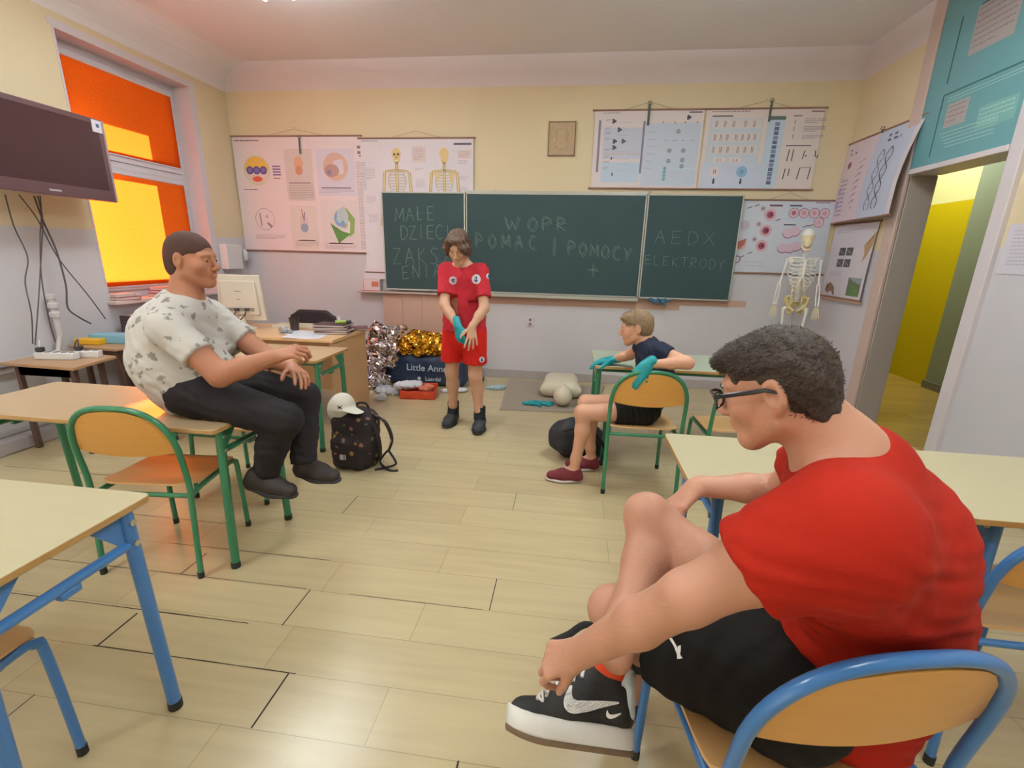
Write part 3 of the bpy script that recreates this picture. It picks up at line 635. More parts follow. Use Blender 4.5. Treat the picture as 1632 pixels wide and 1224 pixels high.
def art2(s):
    s.text(.02, .02, .28, 1, '#a495a3', .02, .009); s.rect(1.08, .045, .2, .022, '#6f6474')
    for cx, back in ((.42, 0), (.97, 1)):
        s.disc(cx, .155, .062, '#d8bd85', .0012, sx=.85, n=20); s.disc(cx, .215, .04, '#d8bd85', .0013, sx=.9)
        if not back:
            for dx in (-.022, .022): s.disc(cx+dx, .16, .014, '#6d5230', .0017)
            s.disc(cx, .19, .009, '#6d5230', .0017); s.rect(cx-.022, .222, .044, .010, '#f0e4c0', .0018)
        bone(s, [(cx, .24), (cx, .60)], .022); bone(s, [(cx-.14, .335), (cx, .32), (cx+.14, .335)], .014)
        for k in range(9):
            y = .345+.03*k; ww = .055+.055*math.sin(PI*min(1, (k+2)/9))
            for sg in (-1, 1): s.line([(cx, y), (cx+sg*ww*.7, y-.004), (cx+sg*ww, y+.02), (cx+sg*ww*.8, y+.035)], .006, '#b5a47c', .0012)
        if back:
            for sg in (-1, 1): s.poly([(cx+sg*.05, .35), (cx+sg*.13, .34), (cx+sg*.08, .46)], '#d9c08c', .0015)
        for sg in (-1, 1):
            bone(s, [(cx+sg*.145, .34), (cx+sg*.165, .58)], .022); bone(s, [(cx+sg*.165, .58), (cx+sg*.20, .84)], .014); bone(s, [(cx+sg*.155, .58), (cx+sg*.185, .84)], .010)
            for q in (-1, 0, 1): bone(s, [(cx+sg*.2+q*.012, .84), (cx+sg*.205+q*.016, .92)], .006)
        s.disc(cx, .63, .075, '#d8bd85', .0012, sx=1.25); s.disc(cx, .64, .03, '#e4d8dd', .0016)
        for sg in (-1, 1): bone(s, [(cx+sg*.07, .66), (cx+sg*.05, 1.0)], .03)
    for u, v, w_, h_ in ((.60, .08, .16, .16), (1.12, .12, .16, .08)): s.rect(u, v, w_, h_, '#dccac8')
    for u, v, n in ((.05, .3, 8), (.62, .1, 8), (.63, .30, 2), (.64, .42, 6), (1.14, .13, 4), (1.13, .22, 3), (1.14, .38, 3), (.05, .6, 5), (.06, .8, 6), (1.13, .5, 5)): s.text(u, v, .11, n, '#b3a3b1', .016, .005)
def art3(s):
    s.text(.08, .018, .3, 1, '#a59aa8', .02, .008); s.rect(.95, .015, .13, .014, '#6b6474')
    s.rect(.10, .16, .40, .30, '#c7c7d9'); s.rect(.10, .49, .40, .20, '#c1cfe1'); s.rect(.52, .12, .56, .60, '#c4cbdc'); s.rect(.70, .54, .38, .17, '#c2d3e2')
    s.rect(.045, .09, .024, .5, '#7f7b90'); s.rect(.50, .10, .022, .5, '#7f7b90')
    for u, v in ((.2, .10), (.26, .18), (.22, .29), (.31, .29), (.22, .35), (.55+.4, .07)):
        for k in range(3): s.disc(u+.012*math.cos(k*2.1), v+.012*math.sin(k*2.1), .013, '#4f4c58', .0012)
    for k, v in enumerate((.08, .15, .20, .26, .36, .43, .48, .54)): s.text(.12, v, .06, 2, '#8f8798', .013, .005); s.text(.26, v+.03, .18, 1, '#b1aabb')
    s.line([(.12, .41), (.5, .41)], .006, '#c9b08f'); s.disc(.2, .455, .014, '#45424c', .0012, sx=.6); s.disc(.22, .61, .018, '#6d7076', .0012, sx=.5)
    for i in range(4): s.text(.72+.09*i, .28, .05, 1, '#8fa0ac', .02, .008)
    for u, v in ((.79, .38), (.93, .38), (.79, .48), (.93, .47), (.93, .53), (.86, .20)): s.disc(u, v, .022, '#9aa6a8', .0011); s.ring(u, v, .02, .006, '#73878b', .0014, n=8)
    for k in range(4): s.disc(.76, .55+.035*k, .016, '#6fa3a6', .0012)
    for k in range(6): s.text(.56, .2+.07*k, .1, 1, '#9c97a8'); 
    for u in (.7, .82, .92, 1.04): s.disc(u, .115, .01, '#c99a76')
def art4(s):
    s.text(.05, .015, .62, 1, '#a78f95', .02, .010); s.rect(1.0, .02, .12, .013, '#8a6f72'); s.rect(.06, .055, .20, .012, '#5d5560')
    s.rect(.04, .08, .52, .47, '#c6ced9'); s.rect(.02, .50, .70, .24, '#c9cfe2'); s.rect(.60, .07, .17, .66, '#c2d0de')
    for v, n in ((.09, 5), (.215, 7), (.33, 6)):
        s.rect(.07, v, .47, .085, '#d9cfcf', .0004)
        for i in range(n):
            u = .10+i*.42/n+(.03 if i > 2 else 0)
            for q in (0, .014): s.line([(u+q, v+.015), (u+q+.004, v+.04), (u+q-.002, v+.072)], .005, '#5d5560', .0014)
    for u in (.17, .33): s.rect(u-.05, .445, .12, .05, '#dcd2d2', .0004); s.line([(u-.01, .46), (u-.01, .485)], .006, '#77707a'); s.line([(u+.02, .46), (u+.02, .485)], .006, '#77707a')
    s.disc(.15, .58, .05, '#dccfd2'); s.disc(.42, .58, .055, '#8cb6d6')
    for u in (.15, .42):
        for q in (-.008, .008): s.line([(u+q, .56), (u+q, .60)], .006, '#4b4860', .0014)
        s.disc(u, .68, .02, '#3e3b46', .001, sx=.55); s.disc(u, .655, .010, '#3e3b46', .001)
    for k in range(14): s.rect(.675, .12+.042*k, .045, .034, '#5a6486' if k % 3 else '#7b86a4')
    s.rect(.62, .065, .15, .035, '#5d6b66')
    s.rect(.84, .06, .08, .010, '#6d6470'); s.text(.95, .09, .20, 3, '#9b929e', .016, .006); s.text(.95, .16, .2, 4, '#9b929e', .014, .006); s.text(.95, .24, .2, 3, '#9b929e', .014, .006)
    for v in (.12, .18, .25): s.line([(.86, v-.02), (.86, v+.02)], .006, '#5d5560'); 
    s.rect(.81, .33, .24, .010, '#6d6470')
    for (a, c) in (((.85, .37), (.84, .48)), ((.89, .37), (.885, .48)), ((1.0, .38), (.985, .46)), ((1.02, .42), (1.01, .44)), ((1.1, .38), (1.105, .44)), ((1.13, .42), (1.12, .45)), ((.84, .55), (.83, .65)), ((.88, .55), (.875, .62)), ((.98, .54), (.965, .65)), ((1.08, .54), (1.07, .65))): s.line([a, c], .010, '#5b525c')
    s.line([(.98, .54), (1.08, .535)], .004, '#5b525c')
def art5(s):
    s.rect(.0, .0, .9, .73, '#cdd1dc'); s.rect(.45, .06, .42, .14, '#c6cfdd', .0004); s.text(.02, .015, .2, 1, '#8f8494'); s.rect(.27, .04, .13, .018, '#6c4a5a'); s.rect(.47, .04, .12, .016, '#57525e'); s.rect(.44, .23, .12, .014, '#57525e'); s.rect(.72, .012, .14, .01, '#8f8494')
    def cell(u, v, r, c1='#d7b9c2', c2='#a4566a'): s.ring(u, v, r*1.12, r*.3, '#8a5568', .0006); s.disc(u, v, r, c1, .001); s.disc(u, v, r*.5, c2, .0014)
    for u, v in ((.29, .14), (.27, .30), (.25, .455)): s.disc(u, v, .062, '#d0a9b4'); s.disc(u, v, .035, '#8d4356', .0014); s.disc(u+.01, v, .012, '#3c2530', .0018)
    for u, v in ((.21, .08), (.19, .235), (.17, .39)): s.disc(u, v, .03, '#c2b2bd'); s.disc(u, v, .015, '#8f7a88', .0012)
    for k in range(4): cell(.52+.10*k, .12, .045, '#d9bcc8', '#a85a70' if k == 0 else '#c896a6')
    for u, v in ((.78, .21), (.70, .46)): cell(u, v, .045, '#d9bcc8', '#d0a8b4')
    for u, v in ((.50, .32), (.56, .30), (.47, .47), (.54, .47), (.60, .45)): s.disc(u, v+.006, .050, '#8a5d70', .0004, sx=1.15); s.disc(u, v, .047, '#d6bccb', .0012, sx=1.15)
    for u, v in ((.05, .08), (.12, .06), (.35, .20), (.12, .54), (.04, .58), (.63, .26), (.68, .25)): s.line([(u, v), (u+.05, v-.02)], .008, '#57444e')
    s.disc(.05, .25, .05, '#c3b6c4'); s.disc(.04, .45, .05, '#d6a9a4'); s.poly([(.0, .42), (.09, .38), (.08, .44), (.02, .50)], '#b0685c', .0016); s.ring(.02, .60, .04, .01, '#8a5568')
    for v in (.62, .66): s.text(.1, v, .3, 1, '#a79fb0'); s.text(.5, v-.06, .3, 1, '#a79fb0')
poster('hanging_poster', 'large pinkish cell structure poster with a green cell drawing, hanging at the left corner', 1.56, 1.26, back_map(-4.02, 0, 2.705, .01), art1, '#e6d5d8')
poster('hanging_poster', 'skeleton poster with front and back figures hanging behind the left board wing', 1.30, 1.45, back_map(-2.46, 0, 2.675, .0, D-.022), art2, '#e0d8e0')
poster('hanging_poster', 'pale bluish genetics poster, the left one of the pair above the board', 1.10, .745, back_map(.135, 0, 2.93, .004), art3, '#dfd2d4')
poster('hanging_poster', 'chromosome poster with paired rods, the right one of the pair above the board', 1.12, .745, back_map(1.255, 0, 2.93, .004), art4, '#dfd0cc')
poster('hanging_poster', 'cell division poster with pink round cells hanging right of the chalkboard', .90, .735, back_map(1.735, 0, 2.075, .004), art5, '#d8d4dc')
for x, z, L, lab in ((.68, 2.985, .20, 'dark green clip hanging over the top of the left genetics poster'), (1.86, 3.0, .19, 'dark green clip hanging over the top of the chromosome poster')): hook(x, z, L, lab=lab)
hook(-3.18, 2.69, .17, lab='dark clip hanging at the top of the large cell structure poster')
# posters on the right wall
def right_map(y0, z, bow, tilt=0): return lambda u, v, o: Vector((XR-.012-o-bow*math.sin(PI*.5*min(1, v/.6))*(.3+.7*u), y0-u, z-v-tilt*u))
def art6(s):
    s.rect(.0, .0, .50, .74, '#dcccd6'); s.rect(.50, .0, .50, .74, '#c5cbe0')
    s.rect(.04, .06, .10, .02, '#8f6a84'); s.rect(.04, .095, .17, .02, '#8f6a84'); s.disc(.12, .21, .035, '#a06f84'); s.disc(.12, .21, .018, '#6b4a58', .0012); s.rect(.28, .06, .025, .13, '#a98aa8')
    for k in range(9): s.text(.05, .34+.04*k, .19, 1, '#a594b6', .02, .018)
    s.rect(.03, .32, .05, .38, '#b9a6cc'); 
    for k in range(7): s.line([(.30, .22+.06*k), (.40, .19+.06*k)], .008, '#a285a0'); s.disc(.36, .26+.06*k, .014, '#b49ab6')
    s.rect(.64, .05, .14, .022, '#5f6688'); s.rect(.62, .09, .22, .022, '#5f6688')
    for c0, u0 in (('#4c4a5e', .78), ('#7c7a92', .66)):
        for ph in (0, PI): s.line([(u0+.045*math.sin(ph+k*.55), .17+.5*k/22) for k in range(23)], .012, c0)
        for k in range(0, 22, 2): s.line([(u0+.04*math.sin(k*.55), .17+.5*k/22), (u0-.04*math.sin(k*.55), .17+.5*k/22)], .004, '#8f8ea6')
def art7(s):
    s.text(.06, .05, .45, 2, '#a9a4b0', .02, .006)
    for u, v in ((.18, .22), (.31, .22), (.18, .33), (.31, .33)):
        s.rect(u, v, .11, .075, '#55504f'); s.line([(u+.01, v+.02), (u+.09, v+.06)], .012, '#8b8482'); s.line([(u+.02, v+.06), (u+.08, v+.015)], .010, '#77706e')
    s.poly([(.58, .20), (.62, .17), (.72, .08), (.71, .20), (.66, .30), (.60, .36), (.62, .28)], '#b3926b'); s.line([(.62, .2), (.70, .12)], .01, '#7b6248', .0014)
    s.rect(.46, .50, .22, .17, '#6d6f5d'); s.poly([(.46, .67), (.56, .54), (.60, .56), (.68, .67)], '#5d7a44', .0012); s.poly([(.50, .50), (.68, .50), (.68, .56), (.5, .52)], '#8d97a0', .0012)
    s.poly([(.05, .64), (.07, .58), (.14, .56), (.22, .60), (.25, .68), (.22, .68), (.18, .64), (.10, .67)], '#8a6c50'); s.disc(.10, .61, .02, '#5a4a38', .0013); s.text(.08, .45, .22, 4, '#a9a4b0')
    s.rect(0, .70, .74, .03, '#caa48c')
poster('hanging_poster', 'blue and pink poster with long twisted strands, upper one on the right wall', 1.06, .74, right_map(5.47, 2.60, .11, .0), art6, '#dcd3dc', strings=False)
poster('hanging_poster', 'poster with small bird and mammal pictures, lower one on the right wall', .72, .70, right_map(5.42, 1.83, .03), art7, '#d5cdd6', strings=False)
hook(XR-.02, 2.62, .03, y=4.95, lab='small hook on top of the upper poster of the right wall')
s = Sheet(.36, .30, lambda u, v, o: Vector((XR-.004-o, 3.40-u, 1.72-v)), '#d6d0da', 2, 2); s.text(.05, .04, .28, 10, '#b9b2c2', .022, .006); tag(s.build('paper_notice'), 'white paper notice on the right wall beside the door casing', 'notice')
# picture on the back wall
t = thing('wall_plaque', 'small square tan relief picture in a thin frame on the yellow wall', 'picture', (-.2, D, 2.5))
MP = mat('tan relief', '#b39a7b', rough=.7, var=.18, scale=22, bump=.5, bscale=40)
b = MB(); b.mm((-.135, -.018, .01), (.135, 0, .325)); b.build('relief', MP, t)
b = MB()
for a, c in (((-.145, -.024, 0), (.145, -.0, .012)), ((-.145, -.024, .323), (.145, 0, .335)), ((-.145, -.024, 0), (-.133, 0, .335)), ((.133, -.024, 0), (.145, 0, .335))): b.mm(a, c)
b.build('frame', mat('brown frame', '#86694c', rough=.5), t, bevel=.002)
s_ = SDF(); s_.ell((-.2, D-.018, 2.70), (.05, .012, .06)); s_.ell((-.2, D-.018, 2.61), (.08, .010, .05)); s_.ell((-.24, D-.018, 2.72), (.03, .008, .05)); s_.ell((-.16, D-.018, 2.72), (.03, .008, .05))
solid('carved_figure', s_, .006, MP, t, org=(-.2, D, 2.5))
# socket
t = thing('wall_socket', 'white double wall socket on the lilac wall below the chalkboard', 'socket', (-.47, D, .70))
b = MB(); b.mm((-.045, -.012, -.055), (.045, 0, .055)); b.build('plate', M_WHITE, t, bevel=.006)
for z in (-.026, .026): b = MB(); b.lathe([(.018, 0), (.018, .006), (.014, .006), (.013, .002), (0, .002)], (0, -.012, z), rot(PI/2), 14); b.build('outlet', mat('socket shade', '#8d8688', rough=.5), t)
# ================================================================== television and its cables
t = thing('television', 'black flat television on a bracket, cut by the left edge of the photo', 'television', (-3.68, 3.05, 2.08)); MT = mat('television bezel', '#5a3f42', rough=.35); MS = mat('television screen', '#402629', rough=.22, var=.05)
# local: screen faces +x, width along y
b = MB(); b.mm((-.05, -.52, -.29), (.0, .50, .30)); b.build('casing', mat('television side', '#9a8d92', rough=.35), t, bevel=.008)
b = MB(); b.mm((0, -.52, -.29), (.012, .47, .30)); b.build('bezel', MT, t, bevel=.004)
b = MB(); b.mm((.012, -.49, -.21), (.0135, .43, .265)); b.build('screen', MS, t)
b = MB(); b.mm((.012, -.02, -.262), (.0135, .06, -.25)); b.build('maker_mark', flat('#b7aab0'), t)
b = MB(); b.mm((-.30, -.06, -.05), (-.05, .06, .05)); b.mm((-.34, -.15, -.15), (-.30, .15, .15)); b.build('wall_bracket', mat('black metal', '#2b2a2c', rough=.4), t)
t.rotation_euler = (0, 0, .0)
b = MB(); b.mm((0, 0, 0), (.003, .075, .085)); o = b.build('sticker', flat('#d7ccd8')); o.parent = t; o.location = (.0136, .385, .205); b = MB(); b.mm((0, .03, .035), (.001, .055, .06)); q = b.build('sticker_mark', flat('#55607c')); q.parent = o; q.location = (.003, 0, 0)
MC = mat('dark cable', '#4d4549', rough=.6)
for pts, lab in (([(8, 310), (22, 360), (44, 410), (40, 450), (50, 500), (52, 548)], 'thin dark cable hanging from the television, the leftmost'),
                 ([(60, 312), (68, 350), (66, 400), (62, 470), (56, 550)], 'dark cable hanging straight below the television'),
                 ([(64, 312), (66, 345), (64, 380), (66, 440), (76, 500), (88, 545)], 'dark cable below the television bending to the right'),
                 ([(54, 312), (70, 355), (90, 400), (105, 455), (108, 490), (125, 505), (145, 516)], 'thick dark cable curving from the television to the dark box'),
                 ([(30, 310), (60, 350), (92, 410), (140, 470), (168, 508)], 'thin cable running slanted from the television to the window')):
    b = MB(); b.tube(smooth_path([at(x, y, X=-3.93+.01*i) for i, (x, y) in enumerate(pts)], 5), .006 if 'thick' in lab else .0042, 6); tag(b.build('cable', MC), lab, 'cable', 'cables below the television')
# ================================================================== tables and chairs
def wood(name, c1, c2, sc_=(1.5, 22, 22), rough=.35):
    m = mat(name, c1, rough=rough); nt = m.node_tree
    nz = [q for q in nt.nodes if q.type == 'TEX_NOISE'][0]; mp = nt.nodes.new('ShaderNodeMapping'); mp.inputs['Scale'].default_value = sc_
    tc = [q for q in nt.nodes if q.type == 'TEX_COORD'][0]; nt.links.new(tc.outputs['Object'], mp.inputs[0]); nt.links.new(mp.outputs[0], nz.inputs['Vector'])
    nz.inputs['Scale'].default_value = 1.5; nz.inputs['Detail'].default_value = 6
    mx = [q for q in nt.nodes if q.type == 'MIX'][0]; mx.inputs[6].default_value = (*srgb(c1), 1); mx.inputs[7].default_value = (*srgb(c2), 1); return m
W_TOPG = wood('brown beech tabletop', '#b69874', '#c0a380'); W_TOPB = wood('pale beech tabletop', '#b9ad8a', '#c1b594'); W_TOPP = wood('pale greenish tabletop', '#aeb6a0', '#b8beaa')
W_PLY = wood('beech plywood', '#cf9443', '#dda558', rough=.3); W_PLYS = wood('worn plywood seat', '#c99a60', '#d6ab74', rough=.3); W_EDGE = wood('plywood edge', '#a97f4a', '#c09860')
M_GREEN = mat('green tube enamel', '#2f7a55', rough=.28, var=.05, scale=5, coat=.3); M_BLUE = mat('blue tube enamel', '#3d76b5', rough=.28, var=.05, scale=5, coat=.3)
M_FOOT = mat('black rubber foot', '#23241f', rough=.7); M_BOLT = mat('bolt metal', '#b9b4a4', rough=.3, metal=.7)
def school_table(label, x0, x1, y0, y1, H, enamel, top, inset=.035, rz=0, group='school tables'):
    cx, cy = (x0+x1)/2, (y0+y1)/2; W, Dp = x1-x0, y1-y0
    t = thing('school_table', label, 'table', (cx, cy, 0), rz, group)
    b = MB(); b.prism(rrect(W, Dp, .02, 3), .02, (0, 0, H-.010)); b.m = [0, 0]+[1]*(len(b.m)-2); b.build('tabletop', [top, W_EDGE], t, bevel=.002)
    b = MB()
    for yy in (-Dp/2+.08, Dp/2-.08): b.mm((-W/2+.05, yy-.012, H-.055), (W/2-.05, yy+.012, H-.02))
    b.build('frame_rail', enamel, t, bevel=.003)
    for sx in (-1, 1):
        xs = sx*(W/2-inset)
        for sy in (-1, 1):
            ys = sy*(Dp/2-.045); yt = sy*(Dp/2-.07)
            b = MB(); b.tube([(xs, ys, .012), (xs, yt, H-.02)], .019, 14); l = b.build('leg', enamel, t)
            b = MB(); b.tube([(xs, ys, 0), (xs, ys, .03)], .0205, 14); b.build('rubber_foot', M_FOOT, l)
            b = MB(); b.prism([(0, 0), (-sy*.0-.0, -.13), (0, -.13), (-.11, 0)][::1], .005, (xs+sx*.0-0*.02, yt, H-.02), Matrix(((0, 0, 1), (1, 0, 0), (0, 1, 0))) if sy > 0 else Matrix(((0, 0, 1), (-1, 0, 0), (0, 1, 0))))
            g = b.build('gusset', enamel, t)
            for q in ((.0, -.035), (.0, -.10)): b = MB(); b.tube([(xs+sx*.019, yt, H-.02+q[1]), (xs+sx*.024, yt, H-.02+q[1])], .009, 10); b.build('bolt', M_BOLT, t)
        b = MB(); b.tube([(xs, -Dp/2+.06, H-.125), (xs, Dp/2-.06, H-.125)], .014, 10); b.build('side_rail', enamel, t)
        b = MB(); b.mm((xs-.012, -.02, H-.155), (xs+.012, .03, H-.135)); b.build('bag_hook', enamel, t, bevel=.004)
    return t
def plate(fn, nu=14, nv=12, th=.009):
    b = MB(); g = [[[Vector(fn(-1+2*i/nu, -1+2*j/nv))+Vector((0, 0, 0)) for i in range(nu+1)] for j in range(nv+1)] for _ in (0,)][0]
    # offset along approximate normals
    def nrm(i, j):
        a = g[j][min(i+1, nu)]-g[j][max(i-1, 0)]; c = g[min(j+1, nv)][i]-g[max(j-1, 0)][i]; return a.cross(c).normalized()
    up = [[g[j][i]+nrm(i, j)*th/2 for i in range(nu+1)] for j in range(nv+1)]; dn = [[g[j][i]-nrm(i, j)*th/2 for i in range(nu+1)] for j in range(nv+1)]
    vs = [p for r in up for p in r]+[p for r in dn for p in r]; o = (nu+1)*(nv+1); I = lambda i, j: j*(nu+1)+i
    fs = []
    for j in range(nv):
        for i in range(nu): fs += [(I(i, j), I(i+1, j), I(i+1, j+1), I(i, j+1)), (o+I(i, j+1), o+I(i+1, j+1), o+I(i+1, j), o+I(i, j))]
    ring = [(i, 0) for i in range(nu)]+[(nu, j) for j in range(nv)]+[(i, nv) for i in range(nu, 0, -1)]+[(0, j) for j in range(nv, 0, -1)]
    for a, c in zip(ring, ring[1:]+ring[:1]): fs.append((I(*a), o+I(*a), o+I(*c), I(*c)))
    return b.add(vs, fs)
def school_chair(label, loc, rz, enamel, hs=.43, ht=.82, group='school chairs', seatm=None, k=1):
    t = thing('school_chair', label, 'chair', (*loc, 0), rz, group); t.scale = (k, k, k)
    hw = .225; r = .0125
    arch = []
    za = hs+.16
    for k in range(0, 25):
        a = PI*k/24; ca, sa = math.cos(a), math.sin(a)
        arch.append((-(hw)*math.copysign(abs(ca)**.72, ca), -.205-.045*sa, za+(ht-za)*abs(sa)**.85))
    low = [(-hw, -.185, hs-.03), (-hw-.0, -.19, hs+.06)]
    path = smooth_path(low+[arch[0]], 4)[:-1]+arch+smooth_path([arch[-1], (hw, -.19, hs+.06), (hw, -.185, hs-.03)], 4)[1:]
    b = MB(); b.tube(path, r, 12); b.build('back_frame', enamel, t)
    for s in (-1, 1):
        b = MB(); b.tube([(s*(hw+.003), -.215, .01), (s*hw, -.188, hs-.02), (s*hw, -.186, hs+.0)], r, 12); l = b.build('rear_leg', enamel, t)
        b = MB(); b.tube([(s*(hw+.003), -.2155, 0), (s*(hw+.003), -.2155, .03)], r+.0015, 12); b.build('rubber_foot', M_FOOT, l)
        b = MB(); b.tube([(s*(hw-.01), -.18, hs-.035)]+smooth_path([(s*.205, -.10, hs-.03), (s*.195, .13, hs-.022), (s*.193, .175, hs-.035), (s*.195, .192, hs-.075), (s*.20, .205, .01)], 5), r, 12); l = b.build('front_leg', enamel, t)
        b = MB(); b.tube([(s*.20, .205, 0), (s*.20, .2048, .03)], r+.0015, 12); b.build('rubber_foot', M_FOOT, l)
    b = MB(); b.tube([(-hw, -.178, hs-.035), (hw, -.178, hs-.035)], r*.85, 10); b.build('cross_bar', enamel, t); b = MB(); b.tube([(-.196, .10, hs-.03), (.196, .10, hs-.03)], r*.85, 10); b.build('cross_bar', enamel, t)
    def seat(u, v):
        y = -.17+(v+1)/2*.385; x = u*(.208-.012*v)*(1-.10*abs(v)**7)
        y2 = y if abs(u) < .8 else y-(.03*(abs(u)-.8)/.2)**1*math.copysign(1, v)*(abs(v)**6)
        z = hs-.006*(1-u*u)*(1-v*v) - (.028*max(0, (v-.55)/.45)**2) + .010*max(0, (-v-.6)/.4)
        return (x, y2, z)
    b = plate(seat); b.build('seat', seatm or W_PLYS, t, angle=50)
    def back(u, v):
        q = (v+1)/2; z0 = hs+.165+.020*(u*u); 
        top = za+(ht-za)*max(0, (1-abs(u*.985)**(2/.72)))**(.85/2)-.012
        z = z0+(max(top, z0+.006)-z0)*q
        return (u*(hw-.012), -.205-.045*min(1, max(0, (z-za)/(ht-za)))+.012-.022*(1-u*u), z)
    b = plate(lambda u, v: back(-u, v)); b.build('backrest', W_PLY, t, angle=50)
    return t
school_table('green legged brown table at the left that the person in printed t-shirt sits on', -2.86, -1.473, 1.655, 2.165, .71, M_GREEN, W_TOPG)
school_table('blue legged pale school table at the left bottom corner of the photo', -2.5, -1.19, .575, 1.075, .76, M_BLUE, W_TOPB, inset=.025)
school_table('green legged brown school table pushed against the teacher desk', -3.05, -1.755, 2.96, 3.46, .71, M_GREEN, W_TOPG)
school_table('green legged pale school table behind the seated child with teal gloves', .195, 1.50, 3.27, 3.86, .71, M_GREEN, W_TOPP)
school_table('blue legged pale table at the right, under the far arm of the person in red', .417, 1.178, 1.37, 1.87, .76, M_BLUE, W_TOPB, inset=.10)
school_table('blue legged pale table at the right edge behind the back of the person in red', 1.182, 2.48, 1.34, 1.87, .76, M_BLUE, W_TOPB, inset=.13)
school_chair('green framed plywood chair at the left in front of the occupied brown table', (-1.86, 1.80), .10, M_GREEN)
school_chair('green framed plywood chair the child with teal gloves sits on', (.49, 2.95), .04, M_GREEN)
school_chair('green framed plywood chair right of the child, partly hidden by the head in front', (1.09, 3.0), .12, M_GREEN)
school_chair('green framed chair beyond the left table, mostly hidden behind the sitting person', (-1.95, 2.46), .0, M_GREEN)
school_chair('blue framed plywood chair the person in red sits on, at the bottom right', (.525, .925), .22, M_BLUE, .435, .81, k=1.06)
school_chair('blue framed chair at the right edge beyond the back of the person in red', (1.39, 1.42), 0, M_BLUE, .46, .84)
school_chair('blue framed chair at the bottom left corner of the photo under the blue table', (-1.565, .655), 0, M_BLUE, .46, .84)
# teacher desk ------------------------------------------------------
t = thing('teacher_desk', 'brown teacher desk with a monitor and papers in the left rear corner', 'desk', (-2.6, 3.8, 0)); WD = wood('desk laminate', '#cfa377', '#d9b185')
b = MB(); b.mm((-.72, -.325, .735), (.70, .36, .76)); b.build('desktop', WD, t, bevel=.003)
b = MB(); b.mm((.655, -.30, 0), (.675, .34, .735)); b.build('side_panel', WD, t); b = MB(); b.mm((-.70, -.30, 0), (-.68, .34, .735)); b.build('side_panel', WD, t)
b = MB(); b.mm((-.68, -.26, .32), (.655, -.24, .735)); b.build('front_panel', wood('desk panel', '#c29468', '#cb9f74'), t)
b = MB(); b.mm((.15, -.235, .1), (.17, .33, .735)); b.mm((.17, -.235, .40), (.655, .33, .42)); b.build('drawer_case', WD, t)
# small low tables by the wall
WB = wood('brown low tabletop', '#a57f5c', '#b18c69')
def low_table(label, pts, z, legs):
    c = Vector((sum(p[0] for p in pts)/4, sum(p[1] for p in pts)/4, 0)); t = thing('low_table', label, 'table', c, group='low tables by the window wall')
    b = MB(); b.prism([(p[0]-c.x, p[1]-c.y) for p in pts], .02, (0, 0, z-.01)); b.build('tabletop', WB, t, bevel=.003)
    for (x, y) in legs: b = MB(); b.mm((x-c.x-.015, y-c.y-.015, 0), (x-c.x+.015, y-c.y+.015, z-.02)); b.build('leg', mat('dark brown leg', '#5a4038', rough=.6), t)
    b = MB(); b.mm((legs[0][0]-c.x, legs[0][1]-c.y-.01, z-.10), (legs[1][0]-c.x, legs[1][1]-c.y+.01, z-.02)); b.build('apron', mat('dark brown leg', '#5a4038'), t)
    return t
low_table('low brown table holding two white power strips by the window wall', [(-3.90, 2.63), (-3.28, 2.60), (-3.36, 2.98), (-3.92, 3.05)], .66, [(-3.85, 2.70), (-3.38, 2.68), (-3.45, 2.93), (-3.85, 2.98)])
low_table('low brown table with a yellow and blue case standing on it, nearer to the window', [(-3.96, 3.14), (-3.50, 3.10), (-3.42, 3.55), (-3.96, 3.60)], .68, [(-3.88, 3.2), (-3.56, 3.17), (-3.5, 3.48), (-3.88, 3.52)])
# ================================================================== things on and around the tables
M_PW = mat('white plastic', '#dcd9da', rough=.35); M_DK = mat('dark plastic', '#3a3436', rough=.4); M_PAP = mat('white paper', '#dedde3', rough=.7)
def power_strip(label, x, y, rz, n):
    t = thing('power_strip', label, 'power strip', (x, y, .66), rz, 'white power strips'); b = MB(); L = .055*n
    b.mm((-L/2, -.028, 0), (L/2, .028, .05)); b.build('strip_body', M_PW, t, bevel=.006)
    for i in range(n): b = MB(); b.lathe([(.019, .0501), (.019, .0525), (.0155, .0525), (.0155, .051), (0, .051)], (-L/2+.0275+.055*i, 0, 0), n=12); b.build('outlet', mat('socket shade', '#8d8688'), t)
    b = MB(); b.mm((-L/2+.01, -.02, .052), (-L/2+.05, .02, .085)); b.build('plug', M_DK, t, bevel=.006)
    b = MB(); b.tube(smooth_path([(-L/2+.03, 0, .085), (-L/2+.02, .02, .13), (-L/2-.06, .08, .06), (-L/2-.10, .14, .02)], 6), .004, 6); b.build('cord', M_PW if n > 4 else M_DK, t)
power_strip('longer white power strip on the low table, the left one', -3.64, 2.80, .15, 5); power_strip('shorter white power strip on the low table, the right one', -3.50, 2.90, .25, 3)
t = thing('tool_case', 'yellow and light blue plastic case lying on the low table near the window', 'case', (-3.80, 3.27, .68), .12)
b = MB(); b.mm((-.16, -.07, 0), (.04, .05, .045)); b.build('yellow_part', mat('yellow plastic', '#dfa81d', rough=.4), t, bevel=.006); b = MB(); b.mm((-.10, .0, .0), (.22, .12, .075)); b.build('blue_part', mat('light blue plastic', '#7fb2c8', rough=.4), t, bevel=.008)
t = thing('equipment_box', 'dark brown metal box with two white tags behind the low tables under the window', 'box', (-3.66, 3.75, 0)); b = MB(); b.mm((-.30, -.14, .0), (.32, .3, .86)); b.build('box_body', mat('dark brown casing', '#4a3337', rough=.5), t, bevel=.006)
for x, z in ((-.20, .73), (-.02, .71)): b = MB(); b.mm((x, -.142, z), (x+.045, -.14, z+.08)); b.build('tag', M_PAP, t)
